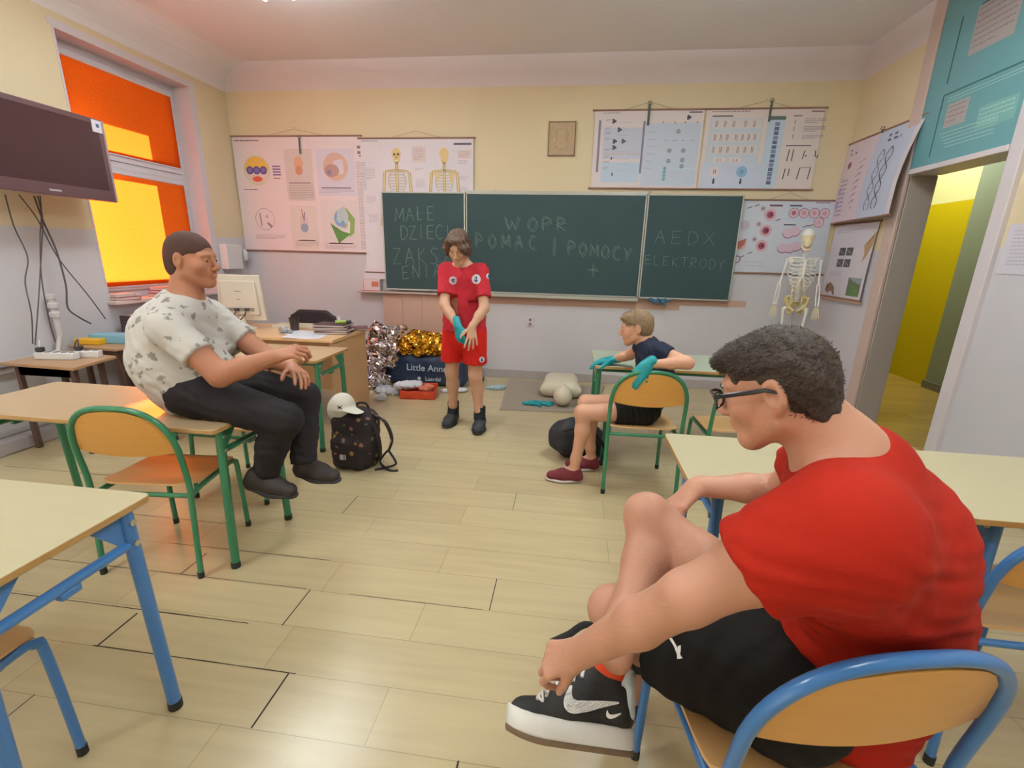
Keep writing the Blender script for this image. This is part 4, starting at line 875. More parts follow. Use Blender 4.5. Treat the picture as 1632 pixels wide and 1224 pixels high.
b = MB(); b.mm((.05, -.142, .42), (.19, -.14, .60)); b.build('paper_label', flat('#b7b2c0'), t)
s = Sheet(.7, .4, lambda u, v, o: Vector((-3.92+u, 4.0-v, .862+o+.01*math.sin(u*9))), '#e0b9b4', 4, 4); tag(s.build('paper_pile'), 'pinkish lit papers lying on top of the dark brown box under the window', 'paper')
def book(label, loc, size, rz, cover, pages=True, group='books and folders', nm='book', cat='book'):
    t = thing(nm, label, cat, loc, rz, group); w, d, h = size
    b = MB(); b.mm((-w/2, -d/2, 0), (w/2, d/2, h*.15)); b.mm((-w/2, -d/2, h*.85), (w/2, d/2, h)); b.mm((-w/2, d/2-.004, 0), (w/2, d/2, h)); b.build('cover', flat(cover), t)
    b = MB(); b.mm((-w/2+.004, -d/2+.003, h*.15), (w/2-.004, d/2-.004, h*.85)); b.build('pages', flat('#cfc3bd'), t)
# window sill stack (seen left and right of the sitting person's neck)
for i, (x, y, w_, d_, h_, c, z, lab) in enumerate(((-4.02, 3.74, .14, .22, .03, '#a34a45', .985, 'red covered book lying at the near end of the window sill'), (-4.03, 3.73, .12, .2, .025, '#d5c3bb', 1.016, 'pale notebook on top of the red book on the window sill'),
      (-4.02, 4.20, .16, .26, .03, '#b06f66', .985, 'reddish book at the bottom of the small stack in the middle of the window sill'), (-4.02, 4.20, .15, .24, .03, '#5b5f94', 1.016, 'blue book on the small stack in the middle of the window sill'), (-4.02, 4.21, .15, .22, .028, '#c99a94', 1.047, 'pink book topmost of the stack on the window sill'))):
    book(lab, (x, y, z), (w_, d_, h_), .1*(i % 3-1), c, group='books on the window sill')
for i, (c, z, lab) in enumerate((('#c7a9a3', .762, 'bottom pinkish book of the stack at the left end of the teacher desk'), ('#b58f8c', .803, 'second pinkish book of the stack at the left end of the teacher desk'), ('#d0b9b3', .844, 'third pale book of the stack left on the teacher desk'), ('#b79590', .885, 'fourth book of the stack left on the teacher desk'), ('#cdb3ad', .926, 'topmost pale book of the stack left on the teacher desk'))):
    book(lab, (-3.17, 4.06, z), (.24, .17, .04), .06*(i % 2), c, group='books at the left end of the teacher desk')
t = thing('desk_clock', 'round silver clock standing on the books at the left end of the desk', 'clock', (-3.17, 3.99, .967)); b = MB(); b.lathe([(0, -.015), (.05, -.015), (.055, 0), (.05, .015), (0, .015)], (0, 0, .055), rot(PI/2), 20); b.build('clock_case', mat('silver', '#b5b1b5', metal=.8, rough=.25), t); b = MB(); b.lathe([(0, .0155), (.042, .0155), (0, .017)], (0, 0, .055), rot(PI/2), 20); b.build('clock_face', M_PAP, t)
# monitor seen from behind
t = thing('computer_monitor', 'beige computer monitor seen from behind on the teacher desk', 'monitor', (-2.93, 3.84, .76), .12); MM = mat('beige computer plastic', '#cdbfb0', rough=.45)
b = MB(); R_ = rot(-.16)
b.prism([(-.215, .0), (.215, .0), (.185, .40), (-.185, .40)], .035, (0, -.005, .075), Matrix(((1, 0, 0), (0, 0, -1), (0, 1, 0)))); b.prism([(-.17, .05), (.17, .05), (.15, .35), (-.15, .35)], .03, (0, -.035, .075), Matrix(((1, 0, 0), (0, 0, -1), (0, 1, 0)))); o = b.build('monitor_case', MM, t, bevel=.008)
b = MB(); b.lathe([(.0, 0), (.12, 0), (.12, .008), (.10, .016), (.035, .03), (.03, .12), (0, .12)], (0, -.02, 0), n=24, sy=.8); b.build('monitor_stand', MM, t)
b = MB(); b.mm((-.10, -.053, .16), (.13, -.049, .19)); b.build('port_strip', mat('port shade', '#8a7a70'), t)
for x in (-.02, .07):
    b = MB(); b.mm((x-.018, -.075, .165), (x+.018, -.05, .187)); p = b.build('cable_plug', M_DK, t, bevel=.003)
    b = MB(); b.tube(smooth_path([(x, -.075, .17), (x-.02, -.09, .12), (x-.09, -.10, .06), (x-.20, -.07, .04), (x-.26, -.02, .008)], 6), .005, 6); b.build('cable', M_DK, p)
b = MB(); b.mm((-.03, -.0512, .33), (.03, -.0502, .337)); b.mm((-.015, -.0512, .26), (.012, -.0502, .268)); b.build('maker_mark', flat('#9a8a80'), t)
t = thing('keyboard', 'long pale keyboard or document tray lying behind the papers on the teacher desk', 'keyboard', (-2.46, 4.0, .76), .06); b = MB(); b.mm((-.26, -.08, 0), (.26, .08, .028)); b.build('keyboard_case', MM, t, bevel=.005); b = MB(); b.mm((-.245, -.065, .028), (.245, .065, .033)); b.build('keys', mat('keyboard keys', '#b5a894', rough=.6, var=.3, scale=60), t)
t = thing('office_chair', 'black rounded office chair behind the teacher desk', 'chair', (-2.72, 4.65, 0)); MK = mat('black chair fabric', '#2f2529', rough=.8)
s = SDF(); s.rbox((-2.72, 4.62, .68), (.26, .025, .17), .024); s.noise = None
for sg in (-1, 1): s.ell((-2.72+sg*.30, 4.62, .92), (.16, .06, .14), None, .02, 's')
solid('backrest', s, .009, MK, t, org=(-2.72, 4.65, 0)); b = MB(); b.prism(rrect(.46, .44, .08), .06, (0, -.26, .47)); b.build('seat', MK, t, bevel=.02)
b = MB(); 
for sx in (-.2, .2): b.tube(smooth_path([(sx, -.42, 0), (sx, -.42, .40), (sx, -.38, .44), (sx, -.1, .44), (sx, -.02, .5), (sx, .0, .7)], 5), .011, 8); b.tube([(sx, -.1, .44), (sx, .05, 0)], .011, 8)
b.build('chair_frame', M_DK, t)
t = thing('black_cup', 'dark see-through plastic cup on the teacher desk in front of the black chair', 'cup', (-2.44, 3.83, .76)); b = MB(); b.lathe([(.0, .002), (.034, .002), (.044, .11), (.047, .112), (.046, .117), (.041, .115), (.031, .006), (0, .006)], n=20); b.build('cup_body', mat('smoky plastic', '#40312f', rough=.2, trans=.25), t)
t = thing('tissue_pack', 'small white pointed paper standing at the right side of the black chair', 'paper', (-2.08, 3.95, .76)); b = MB(); b.lathe([(.035, 0), (.03, .05), (.004, .13), (0, .13)], n=5, sy=.3); b.build('folded_tissue', M_PAP, t)
def paper(lab, x, y, z, w_, h_, rz, col='#dedde6', grp='papers on the teacher desk', nm='paper_sheet'):
    c, s2 = math.cos(rz), math.sin(rz)
    s = Sheet(w_, h_, lambda u, v, o: Vector(((u-w_/2)*c-(h_/2-v)*s2, (u-w_/2)*s2+(h_/2-v)*c, .002+o+.004*math.sin(u*14+v*9))), col, 4, 4)
    if nm == 'paper_sheet': s.text(.03, .03, w_-.06, 6, '#b5b4c4', .02, .004)
    o = s.build(nm); o.location = (x, y, z); return tag(o, lab, 'paper', grp)
paper('white printed sheet lying nearest the front edge of the teacher desk', -2.20, 3.58, .762, .30, .21, .15); paper('second white sheet under the crumpled film, right of the monitor foot', -2.30, 3.70, .7615, .30, .21, -.2)
paper('white sheet sticking out at the right end of the teacher desk', -2.03, 4.06, .7615, .24, .17, .4)
s = SDF(); [s.ell((-2.42+random.uniform(-.05, .05), 3.66+random.uniform(-.02, .02), .785+random.uniform(0, .02)), (.03, .02, .018), rot(random.random(), random.random(), random.random()), .01) for _ in range(7)]
tag(solid('crumpled_film', s, .006, mat('crumpled foil film', '#a9a7ab', rough=.25, metal=.4, bump=.6)), 'small crumpled grey packet lying on the sheets on the desk', 'packet')
for i, (dx, dy, rz, c, lab) in enumerate(((0, 0, .25, '#6d4a4a', 'bottom dark red notebook of the pile at the right end of the desk'), (.01, .01, .1, '#7a4b4d', 'second dark red notebook of the pile at the right end of the desk'), (-.01, 0, .3, '#5a3f44', 'third notebook of the pile at the right end of the desk'), (-.01, .02, .05, '#4b3638', 'topmost dark notebook of the pile at the right end of the desk'))):
    book(lab, (-2.06+dx, 3.80+dy, .762+.020*i), (.28, .20, .0195), rz, c, group='notebooks at the right end of the teacher desk')
t = thing('marker_pen', 'green and black marker lying on the pile of notebooks', 'pen', (-1.97, 3.80, .86), .5); b = MB(); b.tube([(-.06, 0, .003), (.03, 0, .003)], .014, 10); b.build('barrel', mat('lime plastic', '#9ab13c', rough=.4), t); b = MB(); b.tube([(.03, 0, .003), (.075, 0, .003)], .015, 10); b.build('pen_cap', M_DK, t)
book('dark red folder with slanted edges jutting over the right edge of the desk', (-1.98, 4.04, .766), (.24, .2, .012), .5, '#6a4245', group='notebooks at the right end of the teacher desk', nm='folder', cat='folder')
t = thing('wall_dispenser', 'white box hanging on the window wall near the rear corner', 'dispenser', (XL, 5.18, 1.22)); b = MB(); b.mm((0, -.16, 0), (.10, .10, .28)); b.build('dispenser_case', M_PW, t, bevel=.01); b = MB(); b.lathe([(.02, 0), (.03, .02), (.03, .10), (.012, .13), (0, .13)], (.08, .17, .1), n=12); b.build('bottle', M_PW, t)
# ------------------------------------------------------------------ on the floor at the back
def rid(amp, f, seed=0):
    r = np.random.RandomState(seed); K = [(r.normal(size=3)*f*(1.7**o), r.rand()*6.28, amp/(1.5**o)) for o in range(4) for _ in range(3)]
    def fn(x, y, z):
        d = 0
        for k, p, a in K: d = d+a*(1-2*np.abs(np.sin(k[0]*x+k[1]*y+k[2]*z+p)))
        return d*.5
    return fn
def soft(amp, f, seed=0, sc3=(1, 1, 1)):
    r = np.random.RandomState(seed); K = [(r.normal(size=3)*f*(1.6**o)*np.array(sc3), r.rand()*6.28, amp/(1.5**o)) for o in range(3) for _ in range(3)]
    return lambda x, y, z: sum(a*np.sin(k[0]*x+k[1]*y+k[2]*z+p) for k, p, a in K)*.5
t = thing('training_bag', 'navy blue bag lettered Little Anne standing against the wall behind the foil', 'bag', (-1.62, 5.0, 0)); MNV = mat('navy nylon', '#26344f', rough=.55, bump=.15, bscale=30)
s = SDF(); s.rbox((-1.62, 5.02, .17), (.49, .15, .17), .07); s.rbox((-1.62, 5.02, .25), (.40, .12, .13), .09, k=.06); s.noise = soft(.006, 14, 3)
solid('bag_body', s, .012, MNV, t, org=(-1.62, 5.0, 0))
F_ = lambda x, z, y=-.148: Matrix.Translation((x, y, z)) @ Matrix.Rotation(PI/2, 4, 'X')
ML = mat('bag lettering', '#c6ccdc', rough=.6); o = words('Little Anne', .105, F_(.06, .185), 'lettering', ML, t, .004); o = words('Laerdal', .062, F_(.13, .075), 'lettering', ML, t, .004)
b = MB(); b.lathe([(.02, 0), (.02, .004), (0, .004)], (-.03, -.146, .095), rot(PI/2), 12); b.build('round_mark', ML, t)
M_SIL = mat('silver foil', '#cfc4c8', rough=.13, metal=1, var=.15, scale=12, bump=.25, bscale=25); M_GLD = mat('gold foil', '#d9a63a', rough=.15, metal=1, var=.2, scale=12, bump=.25, bscale=25)
s = SDF(); s.ell((-2.34, 4.92, .17), (.11, .12, .19)); s.ell((-2.30, 5.0, .38), (.08, .1, .10), k=.05); s.noise = soft(.012, 18, 2)
tag(solid('jacket_heap', s, .012, mat('dark maroon cloth', '#3d2a30', rough=.8)), 'dark maroon cloth heap behind the silver foil next to the desk', 'cloth')
# orange case
t = thing('first_aid_case', 'open orange first aid case on the floor in front of the navy bag', 'case', (-1.53, 4.48, 0), .12); MO = mat('orange plastic', '#c9411c', rough=.4)
b = MB(); b.mm((-.18, -.10, 0), (.18, .10, .012)); b.mm((-.18, -.10, 0), (.18, -.088, .085)); b.mm((-.18, .088, 0), (.18, .10, .085)); b.mm((-.18, -.1, 0), (-.168, .1, .085)); b.mm((.168, -.1, 0), (.18, .1, .085)); b.build('case_tray', MO, t, bevel=.003)
b = MB(); b.mm((-.18, .10, .03), (.18, .125, .12)); b.build('case_lid', MO, t, bevel=.004)
b = MB()
for x in (-.09, .09): b.mm((x-.03, -.112, .03), (x+.03, -.10, .07))
b.build('latch', MO, t, bevel=.003)
def crumple(o, amp, seed):
    me = o.data; n = len(me.vertices); co = np.zeros(n*3, np.float32); me.vertices.foreach_get('co', co); r = np.random.RandomState(seed); co += r.normal(size=n*3).astype(np.float32)*amp; me.vertices.foreach_set('co', co)
    me.polygons.foreach_set('use_smooth', [False]*len(me.polygons)); me.update(); return o
def lump(nm, lab, cat, c, r, rz, m_, seed, amp=.006, grp=None, res=.007):
    s = SDF(); R_ = rot(0, 0, rz); s.ell(c, r, R_); s.ell((c[0]+r[0]*.5, c[1]+.2*r[1], c[2]+.3*r[2]), (r[0]*.6, r[1]*.8, r[2]*.7), rot(0, 0, rz+.6), .02); s.noise = rid(amp, 30, seed); return tag(solid(nm, s, res, m_), lab, cat, grp)
s = SDF(); s.chain([(-2.20, 4.80, .10), (-2.16, 4.82, .30), (-2.05, 4.86, .50), (-1.95, 4.92, .56)], [.14, .11, .12, .06], .06); s.ell((-2.12, 4.74, .10), (.13, .10, .12), k=.05); s.ell((-2.26, 4.86, .26), (.07, .08, .16), k=.04); s.cap((-1.98, 4.9, .5), (-1.86, 4.93, .62), .05, .02, .03); s.cap((-2.05, 4.86, .5), (-2.12, 4.84, .66), .05, .015, .03); s.cap((-1.97, 4.86, .5), (-1.95, 4.80, .30), .05, .03, .04); s.noise = rid(.030, 7, 5)
tag(crumple(solid('foil_blanket', s, .026, M_SIL, smooth=0), .0065, 1), 'crumpled silver emergency foil blanket heaped beside the navy bag', 'blanket', 'emergency foil blankets')
s = SDF(); s.chain([(-1.90, 4.98, .42), (-1.70, 4.98, .48), (-1.50, 5.0, .46), (-1.28, 5.0, .46), (-1.2, 5.0, .42)], [.06, .10, .09, .10, .05], .05, ((0, 1, 0), 1.2)); s.noise = rid(.026, 8, 9)
tag(crumple(solid('foil_blanket', s, .024, M_GLD, smooth=0), .006, 2), 'crumpled gold emergency foil blanket lying on top of the navy bag', 'blanket', 'emergency foil blankets')
M_BAN = mat('white gauze', '#d3d3da', rough=.85)
lump('bandage_pack', 'white bandage packet heaped over the left side of the orange case', 'bandage', (-1.66, 4.50, .115), (.14, .07, .035), .25, M_BAN, 1, grp='bandages and packets on the floor')
lump('bandage_pack', 'red white bandage wrapper sticking out of the right side of the orange case', 'bandage', (-1.46, 4.50, .09), (.07, .05, .035), .3, mat('red wrapper', '#c26a50', rough=.6, var=.4, scale=30), 2, grp='bandages and packets on the floor')
lump('bandage_pack', 'long white bandage lying left of the orange case on the floor', 'bandage', (-1.90, 4.52, .028), (.14, .06, .026), -.2, M_BAN, 3, grp='bandages and packets on the floor')
lump('bandage_pack', 'small white cup like packet nearest the cap on the floor', 'packet', (-1.87, 4.28, .035), (.045, .04, .034), .2, M_BAN, 4, grp='bandages and packets on the floor')
lump('bandage_pack', 'white gauze pad between the navy bag and the standing person', 'bandage', (-1.22, 4.72, .018), (.12, .05, .016), .1, M_BAN, 5, grp='bandages and packets on the floor')
lump('bandage_pack', 'grey white packet between the silver foil and the orange case', 'packet', (-1.98, 4.62, .022), (.08, .05, .02), .5, mat('grey packet', '#aeb0b4'), 6, grp='bandages and packets on the floor')
lump('bandage_pack', 'pale blue packet lying on the floor left of the mat', 'packet', (-.80, 4.95, .014), (.10, .05, .012), .1, mat('pale blue packet', '#9fb4bd'), 7, grp='bandages and packets on the floor')
lump('cable_clump', 'small black cord clump by the wall behind the standing person', 'cord', (-1.05, 5.2, .03), (.05, .03, .028), .1, M_DK, 8, amp=.01)
# exercise mat, manikin, glove
b = MB(); N_ = 24; G = []
for j in range(N_+1):
    for i in range(N_+1):
        u, v = i/N_, j/N_; G.append(((1-v)*((1-u)*-.70+u*.44)+v*((1-u)*-.63+u*.24), (1-v)*((1-u)*5.36+u*5.26)+v*((1-u)*4.22+u*4.29), .010+.003*math.sin(5*u+3*v)+(.012*abs(math.sin(30*u+2*v)) if u > .8 else .0)*(1-v)))
K_ = len(G); b.v = G+[(x, y, .001) for x, y, z in G]
for j in range(N_):
    for i in range(N_): a = j*(N_+1)+i; b.f.append((a, a+1, a+N_+2, a+N_+1)); b.m.append(0)
rim = [i for i in range(N_)]+[N_+j*(N_+1) for j in range(N_)]+[N_*(N_+1)+i for i in range(N_, 0, -1)]+[j*(N_+1) for j in range(N_, 0, -1)]
for a, c in zip(rim, rim[1:]+rim[:1]): b.f.append((a, c, c+K_, a+K_)); b.m.append(0)
tag(b.build('exercise_mat', mat('taupe mat fabric', '#9a8b7c', rough=.9, bump=.1), angle=60), 'taupe brown mat spread on the floor under the training manikin', 'mat')
M_MAN = mat('manikin skin', '#d9cdb4', rough=.45)
t = thing('training_manikin', 'pale resuscitation manikin torso lying on the mat, head toward the camera', 'manikin', (-.04, 4.8, .01))
s = SDF(); s.rbox((-.06, 4.92, .10), (.19, .25, .09), .085, k=.03); s.ell((-.13, 4.85, .155), (.09, .12, .045), k=.05); s.ell((.02, 4.85, .155), (.09, .12, .045), k=.05); s.cap((-.04, 4.70, .10), (-.035, 4.58, .10), .05, .05, .012); s.cap((-.22, 4.74, .085), (-.22, 4.92, .07), .06, .045, .04); s.cap((.11, 4.74, .085), (.11, 4.92, .07), .06, .045, .04)
solid('torso', s, .009, M_MAN, t, org=(-.04, 4.8, .01))
s = SDF(); s.ell((-.03, 4.45, .115), (.092, .105, .10)); s.ell((-.03, 4.48, .13), (.060, .065, .075), k=.03); s.cap((-.03, 4.47, .20), (-.03, 4.50, .225), .012, .015, .02); s.ell((-.03, 4.535, .185), (.03, .03, .025), k=.02); s.ell((-.112, 4.46, .10), (.012, .02, .03), k=.01); s.ell((.052, 4.46, .10), (.012, .02, .03), k=.01)
solid('head', s, .006, M_MAN, t, org=(-.04, 4.8, .01))
M_TEAL_G = mat('teal nitrile', '#0f8f97', rough=.45, var=.1, bump=.3, bscale=45)
s = SDF(); s.chain([(-.40, 4.42, .022), (-.31, 4.43, .026), (-.22, 4.46, .024)], [.022, .030, .024], .02, ((0, 0, 1), .6)); [s.cap((-.24, 4.44+.012*i, .024), (-.15+.01*i, 4.40+.035*i, .018), .010, .008, .008) for i in range(4)]; s.cap((-.30, 4.41, .022), (-.24, 4.36, .02), .010, .008, .01); s.noise = rid(.004, 40, 3)
tag(solid('rubber_glove', s, .005, M_TEAL_G), 'empty teal rubber glove lying on the mat beside the manikin', 'glove')
# floral backpack with the white cap ---------------------------------
def floral():
    m = mat('floral fabric', '#2a2022', rough=.85, bump=.2); nt = m.node_tree; n = nt.nodes; L = nt.links; b = n['Principled BSDF']
    tc = [q for q in n if q.type == 'TEX_COORD'][0]; vo = n.new('ShaderNodeTexVoronoi'); vo.inputs['Scale'].default_value = 17; L.new(tc.outputs['Object'], vo.inputs['Vector'])
    nz = n.new('ShaderNodeTexNoise'); nz.inputs['Scale'].default_value = 60; L.new(tc.outputs['Object'], nz.inputs['Vector']); ad = n.new('ShaderNodeMath'); ad.operation = 'MULTIPLY_ADD'; ad.inputs[1].default_value = .35; L.new(nz.outputs['Fac'], ad.inputs[0]); L.new(vo.outputs['Distance'], ad.inputs[2])
    r = n.new('ShaderNodeValToRGB'); e = r.color_ramp.elements; e[0].position = .38; e[0].color = (1, 1, 1, 1); e[1].position = .46; e[1].color = (0, 0, 0, 1); L.new(ad.outputs[0], r.inputs[0])
    hs = n.new('ShaderNodeValToRGB'); h = hs.color_ramp; h.interpolation = 'CONSTANT'; h.elements[0].color = (*srgb('#8a5a4a'), 1); h.elements[1].position = .35; h.elements[1].color = (*srgb('#8c6b35'), 1); q = h.elements.new(.7); q.color = (*srgb('#6d5a60'), 1); L.new(vo.outputs['Color'], hs.inputs[0])
    mx = n.new('ShaderNodeMix'); mx.data_type = 'RGBA'; L.new(r.outputs[0], mx.inputs[0]); mx.inputs[6].default_value = (*srgb('#251b1d'), 1); L.new(hs.outputs[0], mx.inputs[7]); L.new(mx.outputs[2], b.inputs['Base Color']); return m
M_FLO = floral(); BP = (-1.42, 2.84, 0)
t = thing('backpack', 'black floral backpack standing on the floor by the green table leg', 'backpack', BP)
s = SDF(); s.rbox((-1.44, 2.85, .20), (.155, .11, .20), .075); s.ell((-1.43, 2.86, .36), (.12, .09, .07), k=.05); s.rbox((-1.46, 2.76, .13), (.12, .05, .12), .045, k=.02); s.noise = soft(.006, 22, 4)
solid('bag_body', s, .008, M_FLO, t, org=BP)
M_BLK = mat('black webbing', '#1d1a1b', rough=.8)
b = MB(); b.tube(smooth_path([(.03, .02, .40), (.10, -.02, .37), (.16, -.04, .26), (.17, -.03, .14), (.14, -.0, .06)], 6), .024, 8, squash=((1, 0, 0), .4)); b.build('shoulder_strap', M_FLO, t)
b = MB(); b.tube(smooth_path([(.10, .02, .38), (.20, .0, .34), (.245, .0, .22), (.22, .0, .13)], 6), .022, 8, squash=((1, 0, 0), .4)); b.build('shoulder_strap', M_FLO, t)
b = MB(); b.tube(smooth_path([(.215, .0, .13), (.18, .0, .09), (.16, -.02, .04), (.24, -.06, .008), (.30, -.05, .006)], 6), .008, 6); b.tube(smooth_path([(.215, .0, .13), (.26, -.01, .07), (.27, -.02, .035), (.20, -.03, .01), (.14, -.07, .008)], 6), .008, 6); b.build('loose_webbing', M_BLK, t)
b = MB(); b.tube(smooth_path([(-.02, .03, .40), (.0, .03, .45), (.06, .03, .45), (.08, .03, .40)], 5), .008, 6); b.build('grab_handle', M_BLK, t)
b = MB(); b.mm((-.07, -.143, .10), (-.045, -.139, .135)); b.mm((-.035, -.143, .10), (-.03, -.139, .135)); b.build('brand_patch', flat('#b7aeb0'), t)
CP = (-1.50, 2.84, .415)
t = thing('baseball_cap', 'white baseball cap with a small dark emblem lying on the floral backpack', 'cap', CP); M_CAP = mat('white cap cloth', '#d9d2c4', rough=.8)
s = SDF(); s.ell((-1.52, 2.84, .43), (.085, .095, .095)); s.ell((-1.53, 2.85, .39), (.07, .08, .09), None, .01, 's'); s.cap((-1.46, 2.80, .43), (-1.37, 2.76, .425), .06, .04, .02, ((0, 0, 1), .16)); s.ell((-1.56, 2.82, .40), (.05, .05, .07), k=.03)
solid('cap_shell', s, .005, M_CAP, t, org=CP)
b = MB()
for sg in (-1, 1): b.tube([(-.002, .0, sg*.011+.0), (.005, -.002, sg*.003), (.018, .0, sg*.003), (.026, .004, sg*.012)], .003, 5)
b.tube([(.006, 0, .0), (.018, 0, 0)], .004, 5); o = b.build('cap_emblem', M_BLK, t); o.location = (.0, -.094, .040)
# black bag by the seated child
s = SDF(); s.ell((.10, 3.27, .15), (.19, .14, .15)); s.rbox((.12, 3.29, .12), (.17, .12, .12), .08, k=.04); s.ell((.0, 3.23, .19), (.09, .09, .11), k=.05); s.noise = soft(.010, 16, 8)
t = thing('sports_bag', 'slack black backpack on the floor behind the legs of the seated child', 'bag', (.10, 3.22, 0)); solid('bag_body', s, .009, mat('black nylon', '#211f25', rough=.7, bump=.2), t, org=(.10, 3.22, 0))
b = MB(); b.tube(smooth_path([(-.10, -.12, .26), (-.02, -.16, .30), (.06, -.12, .27)], 6), .010, 6); b.tube(smooth_path([(.12, -.10, .25), (.20, -.10, .14), (.17, -.12, .03)], 6), .014, 6, squash=((0, 1, 0), .4)); b.build('strap', M_BLK, t)
# corridor radiator
t = thing('radiator', 'white flat radiator on the yellow corridor wall beyond the doorway', 'radiator', (4.44, 7.2, .2)); b = MB(); b.mm((-.05, -.28, 0), (0, .5, .62)); b.build('radiator_panel', mat('cream radiator', '#d9d08c', rough=.4), t, bevel=.01)
for i in range(8): pass
b = MB(); 
for i in range(12): b.mm((-.056, -.26+.063*i, .03), (-.05, -.225+.063*i, .59))
b.build('radiator_ribs', mat('cream radiator', '#d9d08c'), t)
# ------------------------------------------------------------------ school skeleton on its stand
M_BONE = mat('cream bone plastic', '#e6d8b0', rough=.4, var=.12, scale=14); M_BONEW = mat('white bone plastic', '#f0ece4', rough=.4)
SK = Vector((2.25, 5.03, .32)); t = thing('model_skeleton', 'life size plastic skeleton on a stand in the right rear corner', 'skeleton', SK, -.25); t.scale = (.82, .82, .82)
s = SDF(); s.ell((0, .01, 1.70), (.072, .09, .08)); s.ell((0, -.02, 1.64), (.052, .06, .06), k=.03); s.ell((0, -.035, 1.59), (.038, .045, .035), k=.02)
for sg in (-1, 1): s.ell((sg*.028, -.085, 1.655), (.017, .022, .016), None, .006, 's')
s.ell((0, -.09, 1.62), (.010, .018, .014), None, .005, 's'); o = solid('skull', s, .006, [M_BONE, M_BONEW], t, matfn=lambda c: (c[:, 2] > 1.70))
b = MB(); b.tube(smooth_path([(-.045, .01, 1.60), (-.045, -.01, 1.56), (-.02, -.065, 1.535), (.02, -.065, 1.535), (.045, -.01, 1.56), (.045, .01, 1.60)], 5), .010, 8); b.build('jaw', M_BONE, t)
b = MB()
for k in range(24):
    z = 1.53-.026*k; y = .03+.025*math.sin((k-4)*.28); b.lathe([(0, -.010), (.017+.0006*k, -.008), (.015+.0006*k, 0), (.017+.0006*k, .008), (0, .010)], (0, y, z), n=10); b.mm((-.004, y+.015, z-.007), (.004, y+.04, z+.002)); b.mm((-.03, y+.008, z-.004), (.03, y+.016, z+.004))
b.build('spine', M_BONEW, t)
b = MB(); b.tube([(0, -.085, 1.42), (0, -.105, 1.34), (0, -.11, 1.25), (0, -.105, 1.20)], [.020, .014, .015, .008], 8, squash=((0, 1, 0), .4)); b.build('breastbone', M_BONEW, t)
for k in range(10):
    z = 1.43-.036*k; w_ = .07+.075*math.sin(PI*min(1, (k+1.2)/8.5)); dn = .03+.012*k
    for sg in (-1, 1):
        pts = [(0, .045, z), (sg*w_*.6, .075, z-.005), (sg*w_, .02, z-dn*.4), (sg*w_*.92, -.05, z-dn*.8), (sg*w_*.45, -.092, z-dn), (sg*.012, -.103, max(1.21, z-dn+.01))]
        if k > 7: pts = pts[:4]
        b = MB(); b.tube(smooth_path(pts, 5), .0062, 6); b.build('rib', M_BONEW if k < 7 else M_BONE, t)
for sg in (-1, 1):
    b = MB(); b.tube(smooth_path([(sg*.01, -.09, 1.43), (sg*.08, -.08, 1.445), (sg*.165, -.01, 1.44)], 5), .008, 8); b.build('collarbone', M_BONEW, t)
    b = MB(); b.prism([(0, 0), (sg*.09, .02), (sg*.03, -.14)], .008, (sg*.07, .085, 1.42), Matrix(((1, 0, 0), (0, .2, 1), (0, 1, -.2)))); b.build('shoulder_blade', M_BONEW, t, bevel=.002)
    a = Vector((sg*.175, 0, 1.425)); e = Vector((sg*(.215 if sg < 0 else .20), .01, 1.13)); w_ = e+Vector((sg*.02, -.03, -.25))
    b = MB(); b.tube([a, a+(e-a)*.1, a+(e-a)*.5, e-(e-a)*.06, e], [.022, .015, .010, .012, .020], 8); b.build('upper_arm_bone', M_BONEW, t)
    for q in (-.012, .012): b = MB(); b.tube([e+Vector((q, 0, 0)), (e+w_)/2+Vector((q*1.5, 0, 0)), w_+Vector((q, 0, 0))], [.009, .006, .009], 6); b.build('forearm_bone', M_BONEW, t)
    h = MB()
    for q in range(5): h.tube([w_+Vector((.008*(q-2), 0, -.02)), w_+Vector((.016*(q-2), -.004, -.09)), w_+Vector((.019*(q-2), -.012, -.17+.012*abs(q-1.5)))], [.006, .005, .0035], 5)
    h.build('hand_bones', M_BONE, t)
s = SDF()
for sg in (-1, 1):
    s.ell((sg*.085, .03, .93), (.072, .016, .070), rot(0, sg*.5, sg*.9), .01); s.cap((sg*.12, -.03, .97), (sg*.04, .06, .985), .013, .013, .02); s.cap((sg*.12, -.03, .97), (sg*.10, -.02, .88), .013, .016, .02); s.cap((sg*.10, .0, .87), (sg*.03, -.045, .82), .018, .016, .015); s.cap((sg*.085, .01, .87), (sg*.06, .02, .775), .02, .016, .015); s.cap((sg*.06, .02, .775), (sg*.02, -.04, .815), .014, .012, .01)
s.ell((0, .05, .90), (.05, .02, .06), k=.02); solid('pelvis', s, .006, mat('yellowish bone plastic', '#d8c58e', rough=.4), t)
for sg in (-1, 1):
    hp = Vector((sg*.125, 0, .83)); kn = Vector((sg*.10, -.01, .44)); an = Vector((sg*.10, .0, .06))
    b = MB(); b.tube([Vector((sg*.09, .0, .855)), hp, hp+Vector((0, 0, -.05)), (hp+kn)/2, kn+Vector((0, 0, .05)), kn], [.02, .024, .016, .012, .02, .03], 10); b.build('thigh_bone', M_BONEW, t)
    b = MB(); b.tube([kn+Vector((0, 0, -.015)), kn+Vector((0, 0, -.06)), an], [.03, .013, .016], 8); b.tube([kn+Vector((sg*.03, .01, -.03)), an+Vector((sg*.02, 0, .0))], .006, 6); b.build('shin_bones', M_BONEW, t)
    b = MB(); b.tube([an, an+Vector((0, .05, -.03))], .02, 8)
    for q in range(5): b.tube([an+Vector((.008*(q-2), -.02, -.02)), an+Vector((.014*(q-2), -.16+.008*abs(q-1), -.045))], [.008, .005], 5)
    b.build('foot_bones', M_BONE, t)
